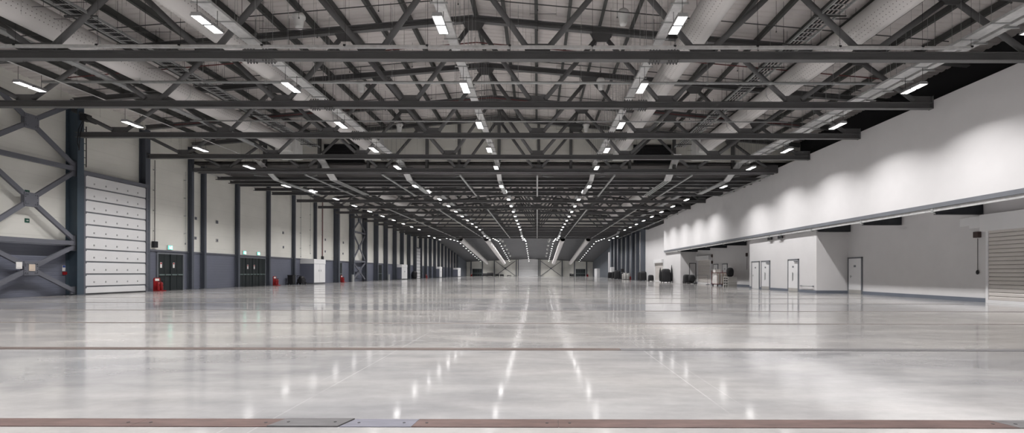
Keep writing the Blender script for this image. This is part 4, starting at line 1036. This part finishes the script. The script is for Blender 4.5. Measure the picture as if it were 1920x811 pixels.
# ------------------------------------------------------------------ floor trenches
def plate(x0, x1, y, w, mt, label, name='trench_plate', sa=0.0, sb=0.0, screws=True, z=0.006):
    m = MB(); m.prism([(x0, -w / 2), (x1, -w / 2), (x1 + sb, w / 2), (x0 + sa, w / 2)], 'z', -0.02, z)
    o = m.build(name, mt); o.location = (0, y, 0)
    if screws:
        for x in (x0 + 0.09 + sa / 2, x1 - 0.09 + sb / 2): MB().tube((x, 0, z), (x, 0, z + 0.002), 0.012, 10).build('screw', BLACK, o)
    return tag(o, label, 'floor plate', 'steel plates over the floor trenches')
yA, wA = 3.885, 0.2
ex = lambda xp: (xp - VX) * yA / F
sl = 0.06
plate(-9.5, ex(262), yA, wA, RUST, 'rust-brown trench plate at the left end of the nearest floor strip')
plate(ex(262) + 0.003, ex(513), yA, wA, RUST, 'rust-brown trench plate left of the grey plates in the nearest strip', sb=sl)
plate(ex(513) + 0.003, ex(643), yA, wA, PLATE, 'dark grey trench plate with a raised slanted end in the nearest strip', sa=sl, sb=sl, z=0.012)
plate(ex(643) + 0.012, ex(777), yA, wA, PLATEB, 'bluish grey trench plate in the middle of the nearest strip', sa=sl, sb=0.02)
plate(ex(777) + 0.003, ex(1047), yA, wA, RUST, 'rust-brown trench plate right of the bluish grey plate', sa=0.02)
plate(ex(1047) + 0.003, ex(1890), yA, wA, RUST, 'long stained rust-brown trench plate on the right of the nearest strip', sb=-0.06)
plate(ex(1890) + 0.003, 9.5, yA, wA, PLATE, 'dark grey trench plate at the right edge of the nearest strip', sa=-0.06)
yB = 7.66
plate(-20, 1.33, yB, 0.2, TRENCH, 'long brown cover plate on the left of the second floor strip', screws=False)
plate(1.335, 17.0, yB, 0.2, PLATE, 'dark grey cover plate on the right of the second floor strip', screws=False)
for k in range(3, 16):
    y = 0.05 + 3.83 * k
    lb = 'thin steel trench strip across the floor, %s strip from the camera' % ORD[k - 1]
    o = plate(XL + 0.8, 17.0, y, 0.17, TRENCH, lb, 'trench_strip', screws=False, z=0.004)
    for s in (-1, 1): MB().box(XL + 0.8, 17.0, s * 0.1 - 0.012, s * 0.1 + 0.012, -0.02, 0.003).build('edge_angle', SILVERD, o)

# ------------------------------------------------------------------ camera, world, view
cd = bpy.data.cameras.new('camera'); co = bpy.data.objects.new('camera', cd); COL.objects.link(co)
cd.sensor_fit = 'HORIZONTAL'; cd.sensor_width = 36.0; cd.lens = F * 36.0 / 1920.0
cd.shift_x = (960 - VX) / 1920.0; cd.shift_y = (VY - 405.5) / 1920.0
cd.clip_start = 0.05; cd.clip_end = 500
co.location = (0, 0, CAM); co.rotation_euler = (PI / 2, -0.0021, 0)
S.camera = co
w = bpy.data.worlds.new('world'); S.world = w; w.use_nodes = True
w.node_tree.nodes['Background'].inputs['Color'].default_value = (0.02, 0.02, 0.022, 1)
w.node_tree.nodes['Background'].inputs['Strength'].default_value = 1.0
S.view_settings.view_transform = 'Standard'; S.view_settings.look = 'None'
S.view_settings.exposure = 0.35; S.view_settings.gamma = 1.0; S.view_settings.use_curve_mapping = False
